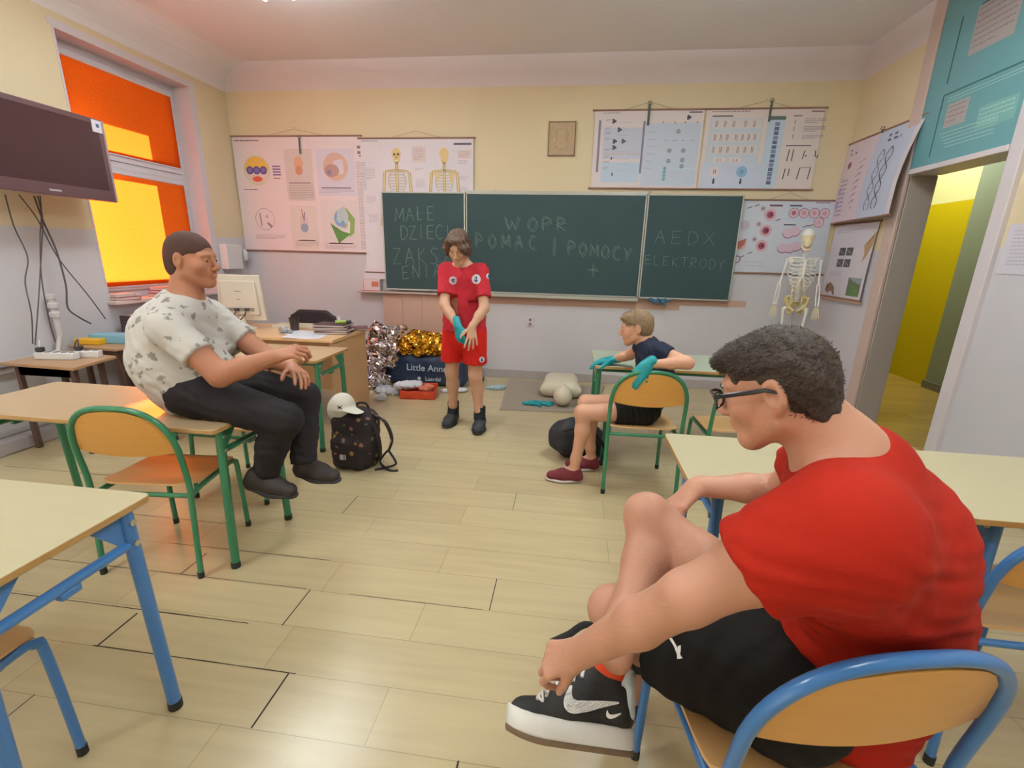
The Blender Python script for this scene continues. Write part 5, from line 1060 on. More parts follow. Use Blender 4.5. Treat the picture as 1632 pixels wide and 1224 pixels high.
b = MB(); b.tube([(0, .10, -.36), (0, .10, .90), (0, .06, .92)], .010, 10); b.build('stand_pole', M_RAIL, t); b = MB(); 
for a in range(5): b.tube([(0, .10, -.33), (.27*math.cos(a*1.2566), .10+.27*math.sin(a*1.2566), -.375)], .011, 8)
b.build('stand_base', M_DK, t)
# ================================================================== people
V3 = lambda *a: np.array(a, float)
def unit(v): v = np.array(v, float); return v/np.linalg.norm(v)
def head_frame(fwd, up=(0, 0, 1)):
    f = unit(fwd); u = np.array(up, float); u = unit(u-f*(u@f)); l = np.cross(u, f); return f, u, l
def rmat(l, f, u): return np.stack([l, f, u], 1)
def head(s, c, f, u, l, k=1.0, ears=True, chub=0):
    c = np.array(c, float); R = rmat(l, f, u)
    def p(a, b, d): return c+k*(l*a+f*b+u*d)          # side, forward, up
    E = lambda q, r, kk=.02, op='u': s.ell(q, [x*k for x in r], R, kk*k, op)
    E(p(0, -.014, .032), (.075, .095, .083), .02)
    E(p(0, .030, -.030), (.058+chub, .062, .070), .035)
    E(p(0, .066, -.092), (.022+chub*.5, .020, .016), .03)
    for sg in (-1, 1):
        s.cap(p(sg*.052, .000, -.058), p(sg*.014, .070, -.094), (.017+chub*.6)*k, .013*k, .035*k)
        s.cap(p(sg*.014, .083, .030), p(sg*.045, .070, .027), .010*k, .009*k, .015*k)
        E(p(sg*(.040+chub*.5), .060, -.022), (.022+chub, .022, .022), .03)
        E(p(sg*.031, .098, .010), (.017, .013, .0105), .012, 's')
        E(p(sg*.031, .0765, .009), (.0135, .0135, .0115), .004)
        if ears:
            E(p(sg*.078, -.012, -.002), (.011, .020, .033), .008); E(p(sg*.090, -.008, .001), (.010, .012, .022), .004, 's'); E(p(sg*.074, -.006, -.032), (.008, .009, .010), .006)
        E(p(sg*.011, .103, -.030), (.009, .010, .008), .008)
    s.cap(p(0, .090, .016), p(0, .113, -.022), .0075*k, .011*k, .012*k)
    E(p(0, .086, -.055), (.024, .012, .018), .015)
    s.cap(p(-.016, .094, -.052), p(.016, .094, -.052), .0050*k, None, .006*k); s.cap(p(-.014, .092, -.062), p(.014, .092, -.062), .0060*k, None, .006*k)
    s.cap(p(-.024, .100, -.0572), p(.024, .100, -.0572), .0022*k, None, .003*k, None, 's')
    return p
def eyes(P, p, l, f, u, k, par, org, iris='#3b2b20', closed=False):
    org = Vector(org)
    for sg in (-1, 1):
        c = Vector(p(sg*.031, .0785, .0085)); R = Matrix(np.stack([l, f, u], 1).tolist())
        b = MB(); b.lathe([(.0108*k*math.sin(PI*i/8), .0108*k*-math.cos(PI*i/8)) for i in range(9)], c-org, R, 14)
        e = b.build('eye', mat('eye white', '#b3a59e', rough=.25), par)
        Rf = frame_z(Vector(f)*.9+Vector(u)*-.25)
        b = MB(); b.lathe([(.0, .0), (.0052*k, .0), (.0050*k, .0012), (0, .0022)], c-org+Rf @ Vector((0, 0, .0099*k)), Rf, 12); b.build('iris', mat('iris '+iris, iris, rough=.15), e)
def hand(s, w, d, n, side, k=1.0, curl=(.3, .3, .3, .3), spread=.12, thumb=(.5, .3), pl=1.0, r=1.0):
    """w wrist, d direction to the knuckles, n back of the hand, side +1: thumb toward n x d"""
    d = unit(d); n = np.array(n, float); n = unit(n-d*(n@d)); t = np.cross(n, d)*side; w = np.array(w, float)
    kn = [w+k*(d*(.090-.006*abs(i-1)*1.2)+t*(.031-.021*i)) for i in range(4)]
    s.cap(w-d*.01, w+d*.03*k, .021*k*r, .022*k*r, .02*k, (n, .72))
    for i in range(4): s.cap(w+k*(d*.015+t*(.018-.012*i)), kn[i], .0135*k*r, .0105*k*r, .016*k, (n, .9))
    Ls = (.043, .048, .045, .034)
    for i in range(4):
        a = kn[i]; ang = 0; sp = spread*(1.5-i)
        dd = unit(d+t*sp*.6)
        for j, fr in enumerate((1.0, .62, .50)):
            ang += curl[i]*(1.0 if j == 0 else 1.15); e = dd*math.cos(ang)-n*math.sin(ang); b_ = a+e*Ls[i]*fr*k
            s.cap(a, b_, (.0098-.0008*j)*k*r, (.0090-.0010*j)*k*r, .004*k); a = b_
    a = w+k*(d*.018+t*.020-n*.006); e = unit(d*.72+t*(.45+thumb[0])-n*thumb[1])
    b_ = a+e*.045*k; s.cap(a, b_, .0150*k*r, .0118*k*r, .014*k)
    e2 = unit(e+d*.5-n*thumb[1]*.8); c_ = b_+e2*.032*k; s.cap(b_, c_, .0112*k*r, .0100*k*r, .005*k)
    e3 = unit(e2+d*.3-n*thumb[1]*.6); s.cap(c_, c_+e3*.025*k, .0100*k*r, .0082*k*r, .005*k)
def cutter(s, p, d, r, L=.06, k=.006):
    p = np.array(p, float); d = unit(d); R = np.array(frame_z(d)); s.rbox(p+d*L, (r, r, L), .002, R, k, 's')
def tufts(name, P, F, n, L, dirfn, m_, par, org, keep=None, wid=.0016, seed=1, jit=.35):
    r = np.random.RandomState(seed); cen = P[F].mean(1); nr = np.cross(P[F[:, 1]]-P[F[:, 0]], P[F[:, 2]]-P[F[:, 0]]); nr /= np.linalg.norm(nr, axis=1)[:, None]+1e-9
    ok = np.arange(len(F)) if keep is None else np.where(keep(cen))[0]; I = r.choice(ok, n)
    c = cen[I]+r.normal(size=(n, 3))*.0012; nn = nr[I]; d = dirfn(c, nn)+r.normal(size=(n, 3))*jit; d /= np.linalg.norm(d, axis=1)[:, None]
    sd = np.cross(nn, d); sd /= np.linalg.norm(sd, axis=1)[:, None]+1e-9; LL = L*(.6+.8*r.rand(n))[:, None]
    a = c-nn*.003+sd*wid; b = c-nn*.003-sd*wid; mid = c+d*LL*.55; m1 = mid+sd*wid*.8; m2 = mid-sd*wid*.8; tip = c+d*LL-nn*LL*.25; t1 = tip+sd*wid*.12; t2 = tip-sd*wid*.12
    V = np.stack([a, b, m2, m1, t2, t1], 1).reshape(-1, 3); o = np.arange(n)[:, None]*6
    Q = np.concatenate([o+np.array([0, 1, 2, 3]), o+np.array([3, 2, 4, 5])])
    return (V, Q)
def hair(name, s, res, m_, par, org, tf=None, smooth=1):
    lo = np.min([o[8] for o in s.ops if o[8] is not None and o[7] == 'u'], 0)-.03; hi = np.max([o[9] for o in s.ops if o[9] is not None and o[7] == 'u'], 0)+.03
    V, l = s.evaluate(lo, hi, res); P, F = nets(V, l, res, smooth); parts = [(P, F)]
    if tf: parts.append(tufts(name, P, F, par=par, org=org, m_=m_, **tf))
    return mesh_np(name, [(p-np.array(org), f) for p, f in parts], m_, par)
def skin(name, col): return mat(name, col, rough=.5, var=.03, scale=22, bump=.12, bscale=140, sss=.12, spec=.4)
def cloth(name, col, bump=.15, bscale=220, var=.05): return mat(name, col, rough=.85, var=var, scale=30, bump=bump, bscale=bscale, spec=.2)
def box_around(pts, m): a = np.array(pts, float); return tuple(a.min(0)-m), tuple(a.max(0)+m)
def folds(amp, dirs, seed=0):
    """long soft cloth folds: dirs = [(direction across the folds, wavelength)]"""
    r = np.random.RandomState(seed); K = [(unit(d)*2*PI/wl, r.rand()*6, w_) for d, wl, w_ in dirs]; sf = soft(1.6, 9, seed)
    def fn(x, y, z):
        wob = sf(x, y, z); d = 0
        for k, p, a in K: d = d+a*(np.abs(np.sin((k[0]*x+k[1]*y+k[2]*z)+p+wob))**1.6)
        return -amp*d+amp*.4
    return fn
def calm(fn, z0, z1): return lambda x, y, z: fn(x, y, z)*np.clip((z1-z)/(z1-z0), 0, 1)
def shoe(name, par, org, heel, toe, up, k=1.0, mu=None, ms=None, res=.005, hi=.075):
    """low shoe: heel and toe points on the ground line of the sole"""
    heel = np.array(heel, float); toe = np.array(toe, float); f = unit(toe-heel); L = np.linalg.norm(toe-heel); u = np.array(up, float); u = unit(u-f*(u@f)); l = np.cross(u, f)
    p = lambda a, b, c: heel+l*a+f*b*L+u*c
    s = SDF(); w_ = .15*L
    s.cap(p(0, .17, .038), p(0, .55, .036), .040*k, .044*k, .02, (u, .85)); s.cap(p(0, .55, .036), p(0, .82, .034), .044*k, .041*k, .03, (u, .80)); s.cap(p(0, .14, .04), p(0, .18, hi), .038*k, .039*k, .03); s.cap(p(0, .22, hi), p(0, .55, .052), .036*k, .034*k, .03)
    s.rbox(p(0, .5, -.03), (.2, .3, .03), .001, rmat(l, f, u), .004, 's')
    o = solid(name, s, res, mu, par, org=org)
    s = SDF(); s.cap(p(0, .16, .012), p(0, .55, .012), .040*k, .046*k, .02, (u, .34)); s.cap(p(0, .55, .012), p(0, .86, .014), .046*k, .040*k, .02, (u, .34))
    q = solid('shoe_sole', s, res, ms, o, org=org); return o, p
# ------------------------------------------------------------------ the big person in red, near right
OA = (.52, .94, 0); PA = thing('person', 'person with dark short hair and glasses in a red t-shirt sitting on the blue chair', 'person', OA, group='people')
SKA = skin('fair warm skin', '#c48f76'); M_RED = cloth('red jersey', '#a5200f', bump=.1); M_SHB = cloth('black sport fabric', '#1c1917', bump=.08)
Nk = V3(.508, .86, 1.125); SL = V3(.428, .695, 1.06); SR = V3(.60, 1.05, 1.05); Wd = unit(SR-SL)
EL = V3(.235, .72, .885); WL = V3(.058, .815, .635); ER = V3(.64, 1.30, .825); WR = V3(.405, 1.315, .803)
HL = V3(.485, .86, .56); HR = V3(.56, 1.02, .56); KL = V3(.158, 1.075, .535); KR = V3(.262, 1.245, .728); AL = V3(.27, 1.22, .10); AR = V3(.157, .905, .548)
HC = V3(.396, .90, 1.230); fA, uA, lA = head_frame((-.78, .50, -.40))
s = SDF(); pA = head(s, HC, fA, uA, lA, .96)
s.cap(HC-uA*.045-fA*.035, Nk+V3(-.01, -.01, .0), .060, .064, .03); s.cap(Nk, Nk+V3(.06, .0, -.09), .07, .10, .04)
for a, b_ in ((SL, Nk), (SR, Nk)): s.cap(a, b_+V3(.02, 0, -.04), .058, .060, .05)
sp = [V3(.61, .97, .58), V3(.67, .93, .78), V3(.62, .90, .95), V3(.55, .88, 1.05)]; s.chain(sp, [.12, .12, .115, .09], .04, (Wd, 1.15))
s.chain([SL, EL*.5+SL*.5, EL], [.058, .055, .046], .03); s.chain([EL, EL*.6+WL*.4, WL], [.045, .044, .030], .02)
s.chain([SR, ER], [.058, .046], .03); s.chain([ER, ER*.6+WR*.4, WR], [.044, .041, .028], .02)
s.chain([HL, KL], [.10, .062], .04); s.chain([HR, HR*.45+KR*.55, KR], [.10, .078, .064], .04)
s.ell(KR+V3(-.012, -.01, .012), (.056, .056, .056), k=.03)
cR = AR-KR; s.chain([KR, KR+cR*.35+V3(.02, .01, -.02), KR+cR*.8, AR], [.058, .060, .042, .036], .03)
cL = AL-KL; s.chain([KL, KL+cL*.35+V3(.02, .02, 0), AL], [.055, .058, .038], .03)
FA = -unit(V3(.992, .122, .0)); vA = unit(V3(.10, .90, -.95)); UA0 = unit(V3(0, .72, .69))
hdL = unit(V3(-.045, .085, -.105)+V3(0, 0, 0)); hand(s, WL, (-.74, .25, -.58), (-.5, -.38, .74), 1, .98, (.60, .68, .72, .75), .04, (-.15, .45))
hand(s, WR, (-.70, -.36, -.62), (-.60, -.1, .72), -1, 1.04, (.38, .42, .45, .5), .06, (.05, .3))
bx = [(tuple(HC-.135), tuple(HC+.135), .0032), (*box_around([WL, WL+unit(V3(-.72, .22, -.62))*.14], .075), .0028), (*box_around([WR, WR+unit(V3(-.7, -.36, -.62))*.12], .075), .003)]
solid('body', s, .006, SKA, PA, boxes=bx, org=OA)
eyes(PA, pA, lA, fA, uA, .96, PA, OA)
# shirt
s = SDF(); s.chain([V3(.62, .97, .56), V3(.675, .93, .78), V3(.62, .90, .95), V3(.555, .88, 1.04)], [.150, .150, .140, .110], .05, (Wd, 1.16))
s.cap(V3(.66, .96, .50), V3(.69, .94, .70), .13, .13, .06, (Wd, 1.1)); s.cap(V3(.67, .91, .49), V3(.70, .91, .66), .125, .13, .06)
for a in (SL, SR): s.cap(a+V3(0, 0, -.002), Nk+V3(.035, .005, -.035), .064, .070, .06)
uaL = EL-SL; s.chain([SL, SL+uaL*.35, SL+uaL*.72], [.063, .066, .071], .07); s.cap(SL+V3(.05, .015, -.02), V3(.62, .85, .90), .08, .095, .09); s.cap(SL+V3(.02, .02, -.05), V3(.60, .83, .78), .06, .09, .08); uaR = ER-SR; s.chain([SR, SR+uaR*.55], [.072, .074], .05)
cutter(s, SL+uaL*.55, uaL+V3(0, 0, 0), .11, .10); cutter(s, SR+uaR*.45, uaR, .10, .07)
s.ell(Nk+V3(-.035, -.003, .052), (.082, .085, .060), rot(0, .45, .3), .012, 's')
s.noise = calm(folds(.0042, [((.2, .35, 1), .075, .8), ((.5, -.4, .9), .13, .7), ((.9, .2, .5), .16, .5)], 11), 1.03, 1.11)
solid('t_shirt', s, .0065, M_RED, PA, org=OA)
# shorts
s = SDF(); s.cap(V3(.56, .94, .565), V3(.62, .97, .60), .145, .145, .05, (Wd, 1.15)); s.chain([HL+V3(.02, 0, 0), HL*.5+KL*.5, HL*.17+KL*.83], [.130, .108, .098], .05); s.chain([HR, HR*.5+KR*.5, HR*.22+KR*.78], [.125, .105, .094], .05)
dL = KL-HL; dR = KR-HR; cutter(s, HL+dL*.66, dL+V3(0, 0, .03), .15, .10); cutter(s, HR+dR*.52, dR, .13, .10)
s.noise = folds(.005, [((-.8, .5, .1), .11, .7), ((.3, .3, 1), .09, .5)], 5)
so = solid('shorts', s, .0065, M_SHB, PA, org=OA)
# hair
s = SDF(); R = rmat(lA, fA, uA); E = lambda a, b, c, r, kk=.02, op='u': s.ell(pA(a, b, c), [q*.96 for q in r], R, kk, op)
E(0, -.012, .034, (.078, .094, .085)); E(0, -.042, -.005, (.075, .062, .070), .03); E(0, .060, .078, (.052, .040, .020), .03); E(0, -.066, -.055, (.054, .032, .042), .02)
E(0, .105, -.015, (.085, .066, .085), .012, 's'); 
for sg in (-1, 1): E(sg*.080, .048, -.018, (.030, .050, .062), .012, 's'); E(sg*.088, -.010, -.016, (.026, .022, .034), .010, 's')
E(0, -.01, -.135, (.09, .09, .055), .01, 's'); s.noise = rid(.0014, 42, 6)
M_HAIRA = mat('dark brown hair', '#3a2a20', rough=.6, var=.3, scale=60, bump=.5, bscale=120)
hA = hair('hair', s, .004, M_HAIRA, PA, OA, dict(n=9000, L=.009, dirfn=lambda c, n: n*.35+fA*.6-uA*.25*np.sign((c-HC)@uA-.05)[:, None], keep=lambda c: ((c-HC)@fA < .045) & ((c-HC)@uA > -.06) & ~((np.abs((c-HC)@uA+.01) < .045) & ((c-HC)@fA > -.03)) | ((c-HC)@uA > .05), wid=.0010, seed=3, jit=.22))
# glasses
ga = lambda a, b, c: Vector(pA(a, b, c))-Vector(OA)
MG = mat('black glasses frame', '#26232a', rough=.25); g0 = None
b = MB()
for sg in (-1, 1):
    rim = [ga(sg*(.034+.024*math.copysign(abs(math.cos(a))**.7, math.cos(a))), .112-.012*abs(math.cos(a)), .004+.019*math.copysign(abs(math.sin(a))**.7, math.sin(a))) for a in [2*PI*i/28 for i in range(28)]]
    b.tube(rim, .0026, 6, closed=True)
    b.tube([ga(sg*.058, .100, .012), ga(sg*.078, .075, .014), ga(sg*.0835, .02, .012), ga(sg*.086, .0, .012), ga(sg*.083, -.025, .000)], [.0036, .0044, .0044, .004, .0025], 8, squash=(tuple(lA), .5))
b.tube([ga(-.011, .113, .010), ga(0, .116, .014), ga(.011, .113, .010)], .002, 6); gl_ = b.build('glasses', MG, PA)
for sg in (-1, 1):
    b = MB(); b.quad(*[ga(sg*(.034+.023*math.copysign(abs(math.cos(a))**.7, math.cos(a))), .111-.011*abs(math.cos(a)), .004+.018*math.copysign(abs(math.sin(a))**.7, math.sin(a))) for a in [2*PI*i/20 for i in range(20)]]); b.build('lens', M_GLASS, gl_)
# the crossed foot: black trainer with a thick white sole
UA = unit(UA0*math.cos(.06)+vA*math.sin(.06)); FA = unit(FA-UA*(FA@UA)); SA = np.cross(FA, UA)      # SA points to the camera side
if SA @ vA > 0: SA = -SA
H0 = V3(.203, .835, .350)
q_ = lambda f_, u_, s_: H0+FA*f_+UA*u_*1.22+SA*s_                          # along, up, toward the near side
RS = np.stack([FA, UA, SA], 1)
s = SDF(); s.cap(q_(.045, .055, 0), q_(.16, .050, 0), .038, .042, .02, (UA, .85)); s.cap(q_(.16, .050, 0), q_(.255, .042, 0), .042, .040, .03, (UA, .78)); s.cap(q_(.035, .06, 0), q_(.045, .105, 0), .034, .036, .03); s.cap(q_(.06, .10, 0), q_(.17, .07, 0), .036, .034, .03); s.cap(q_(.08, .115, 0), q_(.13, .095, 0), .03, .03, .02)
s.ell(q_(.045, .150, 0), (.034, .030, .032), RS, .012, 's'); s.rbox(q_(.15, .0, 0), (.2, .032, .1), .002, RS, .004, 's')
tr = solid('trainer', s, .0035, mat('black canvas shoe', '#24211f', rough=.7, bump=.2, bscale=200), PA, org=OA)
def sole_slab(name, u0, u1, grow, m_, par):
    pts = []
    for i in range(40):
        a_ = 2*PI*i/40; x = math.cos(a_); y = math.sin(a_); f_ = .150+.152*math.copysign(abs(x)**.8, x); wd = .041+.010*max(0, (f_-.12)/.12)*(1 if f_ < .24 else max(.6, 1-(f_-.24)/.10))
        pts.append((f_, (wd+grow)*math.copysign(abs(y)**.75, y)))
    b = MB(); n = len(pts); vs = []; lv = [u0, u0+.005, u1-.004, u1]
    for k_, u_ in enumerate(lv):
        for f_, s_ in pts:
            sh = .93 if k_ in (0, 3) else 1.0; ff = .150+(f_-.150)*(.985 if k_ in (0, 3) else 1)
            vs.append(Vector(q_(ff, u_+max(0, ff-.20)**2*1.4, s_*sh))-Vector(OA))
    fs = [tuple(range(n)), tuple(range(3*n, 4*n))]+[(k_*n+i, k_*n+(i+1) % n, (k_+1)*n+(i+1) % n, (k_+1)*n+i) for k_ in range(3) for i in range(n)]
    b.add(vs, fs); return b.build(name, m_, par, angle=60)
sole_slab('shoe_sole', .004, .038, .006, mat('white rubber sole', '#ddd8d0', rough=.5, var=.05, scale=40), tr)
sole_slab('tread', -.006, .006, .003, mat('worn brown tread', '#6e5740', rough=.8, var=.2, scale=60), tr)
s = SDF(); s.cap(q_(.012, .060, .0), q_(.008, .125, .0), .018, .018, .012, (SA, 1.9)); s.cap(q_(.02, .115, .022), q_(.045, .100, .034), .012, .008, .012); solid('heel_patch', s, .0035, mat('pale heel leather', '#c9d0cf', rough=.5), tr, org=OA)
def on_side(f_, u_, lift=.0015): return stick(tr, q_(f_, u_, .2), -SA, OA, lift)
def strip2(b, top, bot, lift, n=5):
    T = smooth_path([(x, y, 0) for x, y in top], 4); B_ = smooth_path([(x, y, 0) for x, y in bot], 4)
    for i in range(len(T)-1):
        for j in range(n):
            g = lambda a_, c_, t_: on_side(a_.x+(c_.x-a_.x)*t_, a_.y+(c_.y-a_.y)*t_, lift)
            b.quad(g(T[i], B_[i], j/n), g(T[i+1], B_[i+1], j/n), g(T[i+1], B_[i+1], (j+1)/n), g(T[i], B_[i], (j+1)/n))
b = MB(); strip2(b, [(.150, .094), (.152, .078), (.143, .071), (.12, .072), (.09, .075), (.065, .077), (.040, .078)], [(.156, .093), (.170, .072), (.168, .056), (.150, .049), (.115, .055), (.075, .066), (.040, .075)], .002)
M_SW = mat('white leather mark', '#f4f2ef', rough=.5); o = b.build('swoosh_mark', M_SW, tr); q = o.modifiers.new('t', 'SOLIDIFY'); q.thickness = .002
b = MB(); strip2(b, [(.066, .062), (.065, .058), (.058, .056), (.048, .058), (.036, .061)], [(.069, .061), (.070, .053), (.062, .049), (.050, .052), (.036, .059)], .0025, 3)
b.build('small_mark', M_SW, tr)
M_LACE = mat('white lace', '#e6e1de', rough=.8)
for i in range(6):
    f_ = .115+.021*i; uu = .124-.0105*i; b = MB(); 
    b.tube([stick(tr, q_(f_+.012*(x_/.03), .25, x_), -UA, OA, .003) for x_ in (.030, .022, .012, 0, -.012, -.024)], .0045, 6); b.build('lace', M_LACE, tr)
b = MB(); b.tube(smooth_path([Vector(q_(.21, .075, .03))-Vector(OA), Vector(q_(.222, .078, .045))-Vector(OA), Vector(q_(.220, .062, .050))-Vector(OA), Vector(q_(.232, .070, .040))-Vector(OA)], 5), .003, 6); b.build('lace_end', M_LACE, tr)
s = SDF(); s.cap(q_(.045, .09, 0), q_(.050, .132, 0), .040, .040, .02); s.cap(q_(.07, .12, 0), q_(.10, .10, 0), .030, .03, .02); s.rbox(q_(.00, .165, .0), (.2, .028, .1), .002, np.stack([unit(FA+UA*.35), unit(UA-FA*.35), SA], 1), .004, 's'); solid('sock', s, .004, mat('orange sock', '#d4481c', rough=.9), PA, org=OA)
shoe('trainer', PA, OA, V3(.31, 1.235, .0), V3(.02, 1.20, .0), (0, 0, 1), 1.0, mat('black canvas shoe', '#24211f'), mat('white rubber sole', '#ddd8d0'))
b = MB()
for pts in ([(0, .012), (.012, .05), (.022, .048), (.016, .0)], [(.012, .05), (.03, .058), (.034, .05), (.022, .048)]): pass
dS = unit(KL-HL); lp = HL+dS*.235; nS = unit(np.cross(dS, V3(0, 0, 1))); nS = -nS if nS[1] > 0 else nS; uS = np.cross(nS, dS); uS = uS if uS[2] > 0 else -uS
def ps(px, py): return stick(so, CAMP, at(px, py, Y=3)-Vector((0, 0, CAMH)), OA, .002)
CAMP = (0, 0, CAMH); b = MB(); 
for A_, B2 in (([(1066, 1017), (1074, 1030), (1080, 1046), (1083, 1050)], [(1071, 1017), (1078, 1029), (1085, 1045), (1088, 1049)]), ([(1080, 1030), (1080, 1036), (1079, 1042), (1079, 1050)], [(1085, 1028), (1085, 1035), (1084, 1042), (1083, 1050)])):
    for i in range(3): b.quad(ps(*A_[i]), ps(*A_[i+1]), ps(*B2[i+1]), ps(*B2[i]))
lg = b.build('shorts_logo', M_SW, PA)
# black strap hanging behind the crossed leg
b = MB(); b.tube(smooth_path([Vector(x) for x in (at(878, 1024, Y=1.02), at(905, 1012, Y=1.02), at(940, 996, Y=1.03), at(985, 1040, Y=1.03), at(1015, 1069, Y=1.02), at(1046, 1062, Y=1.0), at(1075, 1066, Y=.98))], 5), .009, 8, squash=((0, .7, -.7), .22))
tag(b.build('strap', M_BLK), 'black webbing strap sticking out behind the crossed leg of the person in red', 'strap')
# ------------------------------------------------------------------ the person in the printed t-shirt, sitting on the table
OB = (-1.72, 1.92, .71); PB = thing('person', 'person with cropped dark hair and white printed t-shirt sitting on the left table', 'person', OB, group='people')
SKB = skin('tan skin', '#b0765a')
NB = V3(-1.745, 1.925, 1.235); SN = V3(-1.695, 1.745, 1.135); SF = V3(-1.785, 2.10, 1.135); EN = V3(-1.47, 1.735, .935); EF = V3(-1.50, 2.10, .93); WN = V3(-1.275, 1.845, 1.005); WF = V3(-1.30, 1.99, .915)
HN = V3(-1.70, 1.83, .815); HF = V3(-1.70, 2.02, .815); KN = V3(-1.265, 1.83, .715); KF = V3(-1.30, 2.05, .75)
ANn = V3(-1.40, 1.85, .43); AFr = V3(-1.275, 1.96, .435); WB_ = unit(V3(-.25, .97, 0))
HB = V3(-1.700, 1.945, 1.405); fB, uB, lB = head_frame((.95, .10, -.10))
s = SDF(); pB = head(s, HB, fB, uB, lB, 1.0, chub=.006)
s.cap(HB-uB*.045-fB*.03, NB, .058, .066, .03); s.cap(NB, NB+V3(-.035, 0, -.1), .066, .085, .04)
for a in (SN, SF): s.cap(a, NB+V3(-.01, 0, -.05), .058, .06, .05)
s.chain([V3(-1.76, 1.925, .83), V3(-1.82, 1.925, .98), V3(-1.82, 1.925, 1.08)], [.13, .13, .105], .05, (WB_, 1.2))
s.chain([SN, EN], [.062, .050], .03); s.chain([EN, EN*.6+WN*.4, WN], [.050, .046, .031], .02); s.chain([SF, EF], [.062, .05], .03); s.chain([EF, WF], [.048, .031], .02)
s.chain([HN, KN], [.11, .07], .04); s.chain([HF, KF], [.11, .07], .04); s.chain([KN, ANn], [.065, .04], .03); s.chain([KF, AFr], [.065, .04], .03)
hand(s, WN, (.93, .15, .30), (.0, -.55, .8), 1, 1.0, (.75, .8, .8, .85), .03, (.1, .5)); hand(s, WF, (.75, -.60, -.08), (.2, .2, .95), -1, .98, (.25, .3, .35, .4), .12, (.3, .3))
solid('body', s, .007, SKB, PB, boxes=[(tuple(HB-.13), tuple(HB+.13), .0042), (*box_around([WN, WN+V3(.14, .02, .03)], .07), .0035), (*box_around([WF, WF+V3(.11, -.09, 0)], .07), .0035)], org=OB)
eyes(PB, pB, lB, fB, uB, 1.0, PB, OB)
s = SDF(); R = rmat(lB, fB, uB); E = lambda a, b, c, r, kk=.02, op='u': s.ell(pB(a, b, c), r, R, kk, op)
E(0, -.016, .036, (.079, .098, .086)); E(0, -.045, -.010, (.075, .066, .065), .03); E(0, -.052, -.050, (.062, .050, .045), .03); E(0, .110, -.010, (.09, .060, .085), .008, 's')
for sg in (-1, 1): E(sg*.080, .052, -.030, (.032, .054, .066), .010, 's'); E(sg*.086, -.012, -.012, (.022, .020, .030), .008, 's')
E(0, -.02, -.122, (.09, .10, .050), .012, 's')
hair('hair', s, .0045, mat('cropped dark hair', '#4a2c22', rough=.8, var=.15, scale=90, bump=.5, bscale=200), PB, OB)
def printed():
    m = mat('printed white jersey', '#c9c3bd', rough=.85, bump=.1); nt = m.node_tree; n = nt.nodes; L = nt.links; b = n['Principled BSDF']; tc = [q for q in n if q.type == 'TEX_COORD'][0]
    vo = n.new('ShaderNodeTexVoronoi'); vo.inputs['Scale'].default_value = 17; vo.inputs['Randomness'].default_value = .75; L.new(tc.outputs['Object'], vo.inputs['Vector'])
    nz = n.new('ShaderNodeTexNoise'); nz.inputs['Scale'].default_value = 55; nz.inputs['Detail'].default_value = 3; L.new(tc.outputs['Object'], nz.inputs['Vector'])
    ad = n.new('ShaderNodeMath'); ad.operation = 'MULTIPLY_ADD'; ad.inputs[1].default_value = .9; L.new(nz.outputs['Fac'], ad.inputs[0]); L.new(vo.outputs['Distance'], ad.inputs[2])
    r = n.new('ShaderNodeValToRGB'); e = r.color_ramp.elements; e[0].position = .66; e[0].color = (1, 1, 1, 1); e[1].position = .76; e[1].color = (0, 0, 0, 1); L.new(ad.outputs[0], r.inputs[0])
    mx = n.new('ShaderNodeMix'); mx.data_type = 'RGBA'; L.new(r.outputs[0], mx.inputs[0]); mx.inputs[6].default_value = (*srgb('#cbc4be'), 1); mx.inputs[7].default_value = (*srgb('#8b847c'), 1); L.new(mx.outputs[2], b.inputs['Base Color']); return m
s = SDF(); s.cap(V3(-1.80, 1.925, .88), V3(-1.715, 1.925, .865), .15, .145, .06, (WB_, 1.2)); s.chain([V3(-1.765, 1.925, .83), V3(-1.83, 1.925, .96), V3(-1.82, 1.925, 1.08), V3(-1.77, 1.925, 1.16)], [.165, .178, .155, .105], .06, (WB_, 1.18))
for a in (SN, SF): s.cap(a+V3(0, 0, -.01), NB+V3(-.02, 0, -.045), .064, .070, .06)
for a, c_ in ((SN, EN), (SF, EF)): s.chain([a, a+(c_-a)*.75], [.066, .074], .05); cutter(s, a+(c_-a)*.60, c_-a, .10, .08)
s.ell(NB+V3(.01, 0, .055), (.072, .072, .048), rot(0, .2, 0), .012, 's')
s.noise = folds(.0045, [((.6, .1, .9), .10, .7), ((-.5, .2, 1), .14, .7)], 21); solid('t_shirt', s, .0075, printed(), PB, org=OB)
M_JE = cloth('dark navy trousers', '#2b2628', bump=.1)
s = SDF(); s.cap(V3(-1.745, 1.925, .83), V3(-1.70, 1.925, .82), .135, .13, .05, (WB_, 1.35)); s.chain([HN, KN], [.112, .078], .05); s.chain([HF, KF], [.112, .078], .05)
s.chain([KN, KN*.5+ANn*.5+V3(-.015, 0, 0), ANn+V3(0, 0, .0)], [.076, .066, .060], .03); s.chain([KF, KF*.5+AFr*.5, AFr], [.076, .066, .060], .03)
cutter(s, ANn+V3(.005, 0, .0), ANn-KN, .09, .05); cutter(s, AFr, AFr-KF, .09, .05); s.plane((0, 0, .7105), (0, 0, -1)) if False else None
s.noise = folds(.005, [((.9, .1, .3), .12, .5), ((.2, .3, 1), .10, .7)], 23); solid('trousers', s, .0075, M_JE, PB, org=OB)
M_SD = mat('dark brown shoe', '#2c211d', rough=.6); M_SS = mat('dark sole', '#28211f', rough=.7)
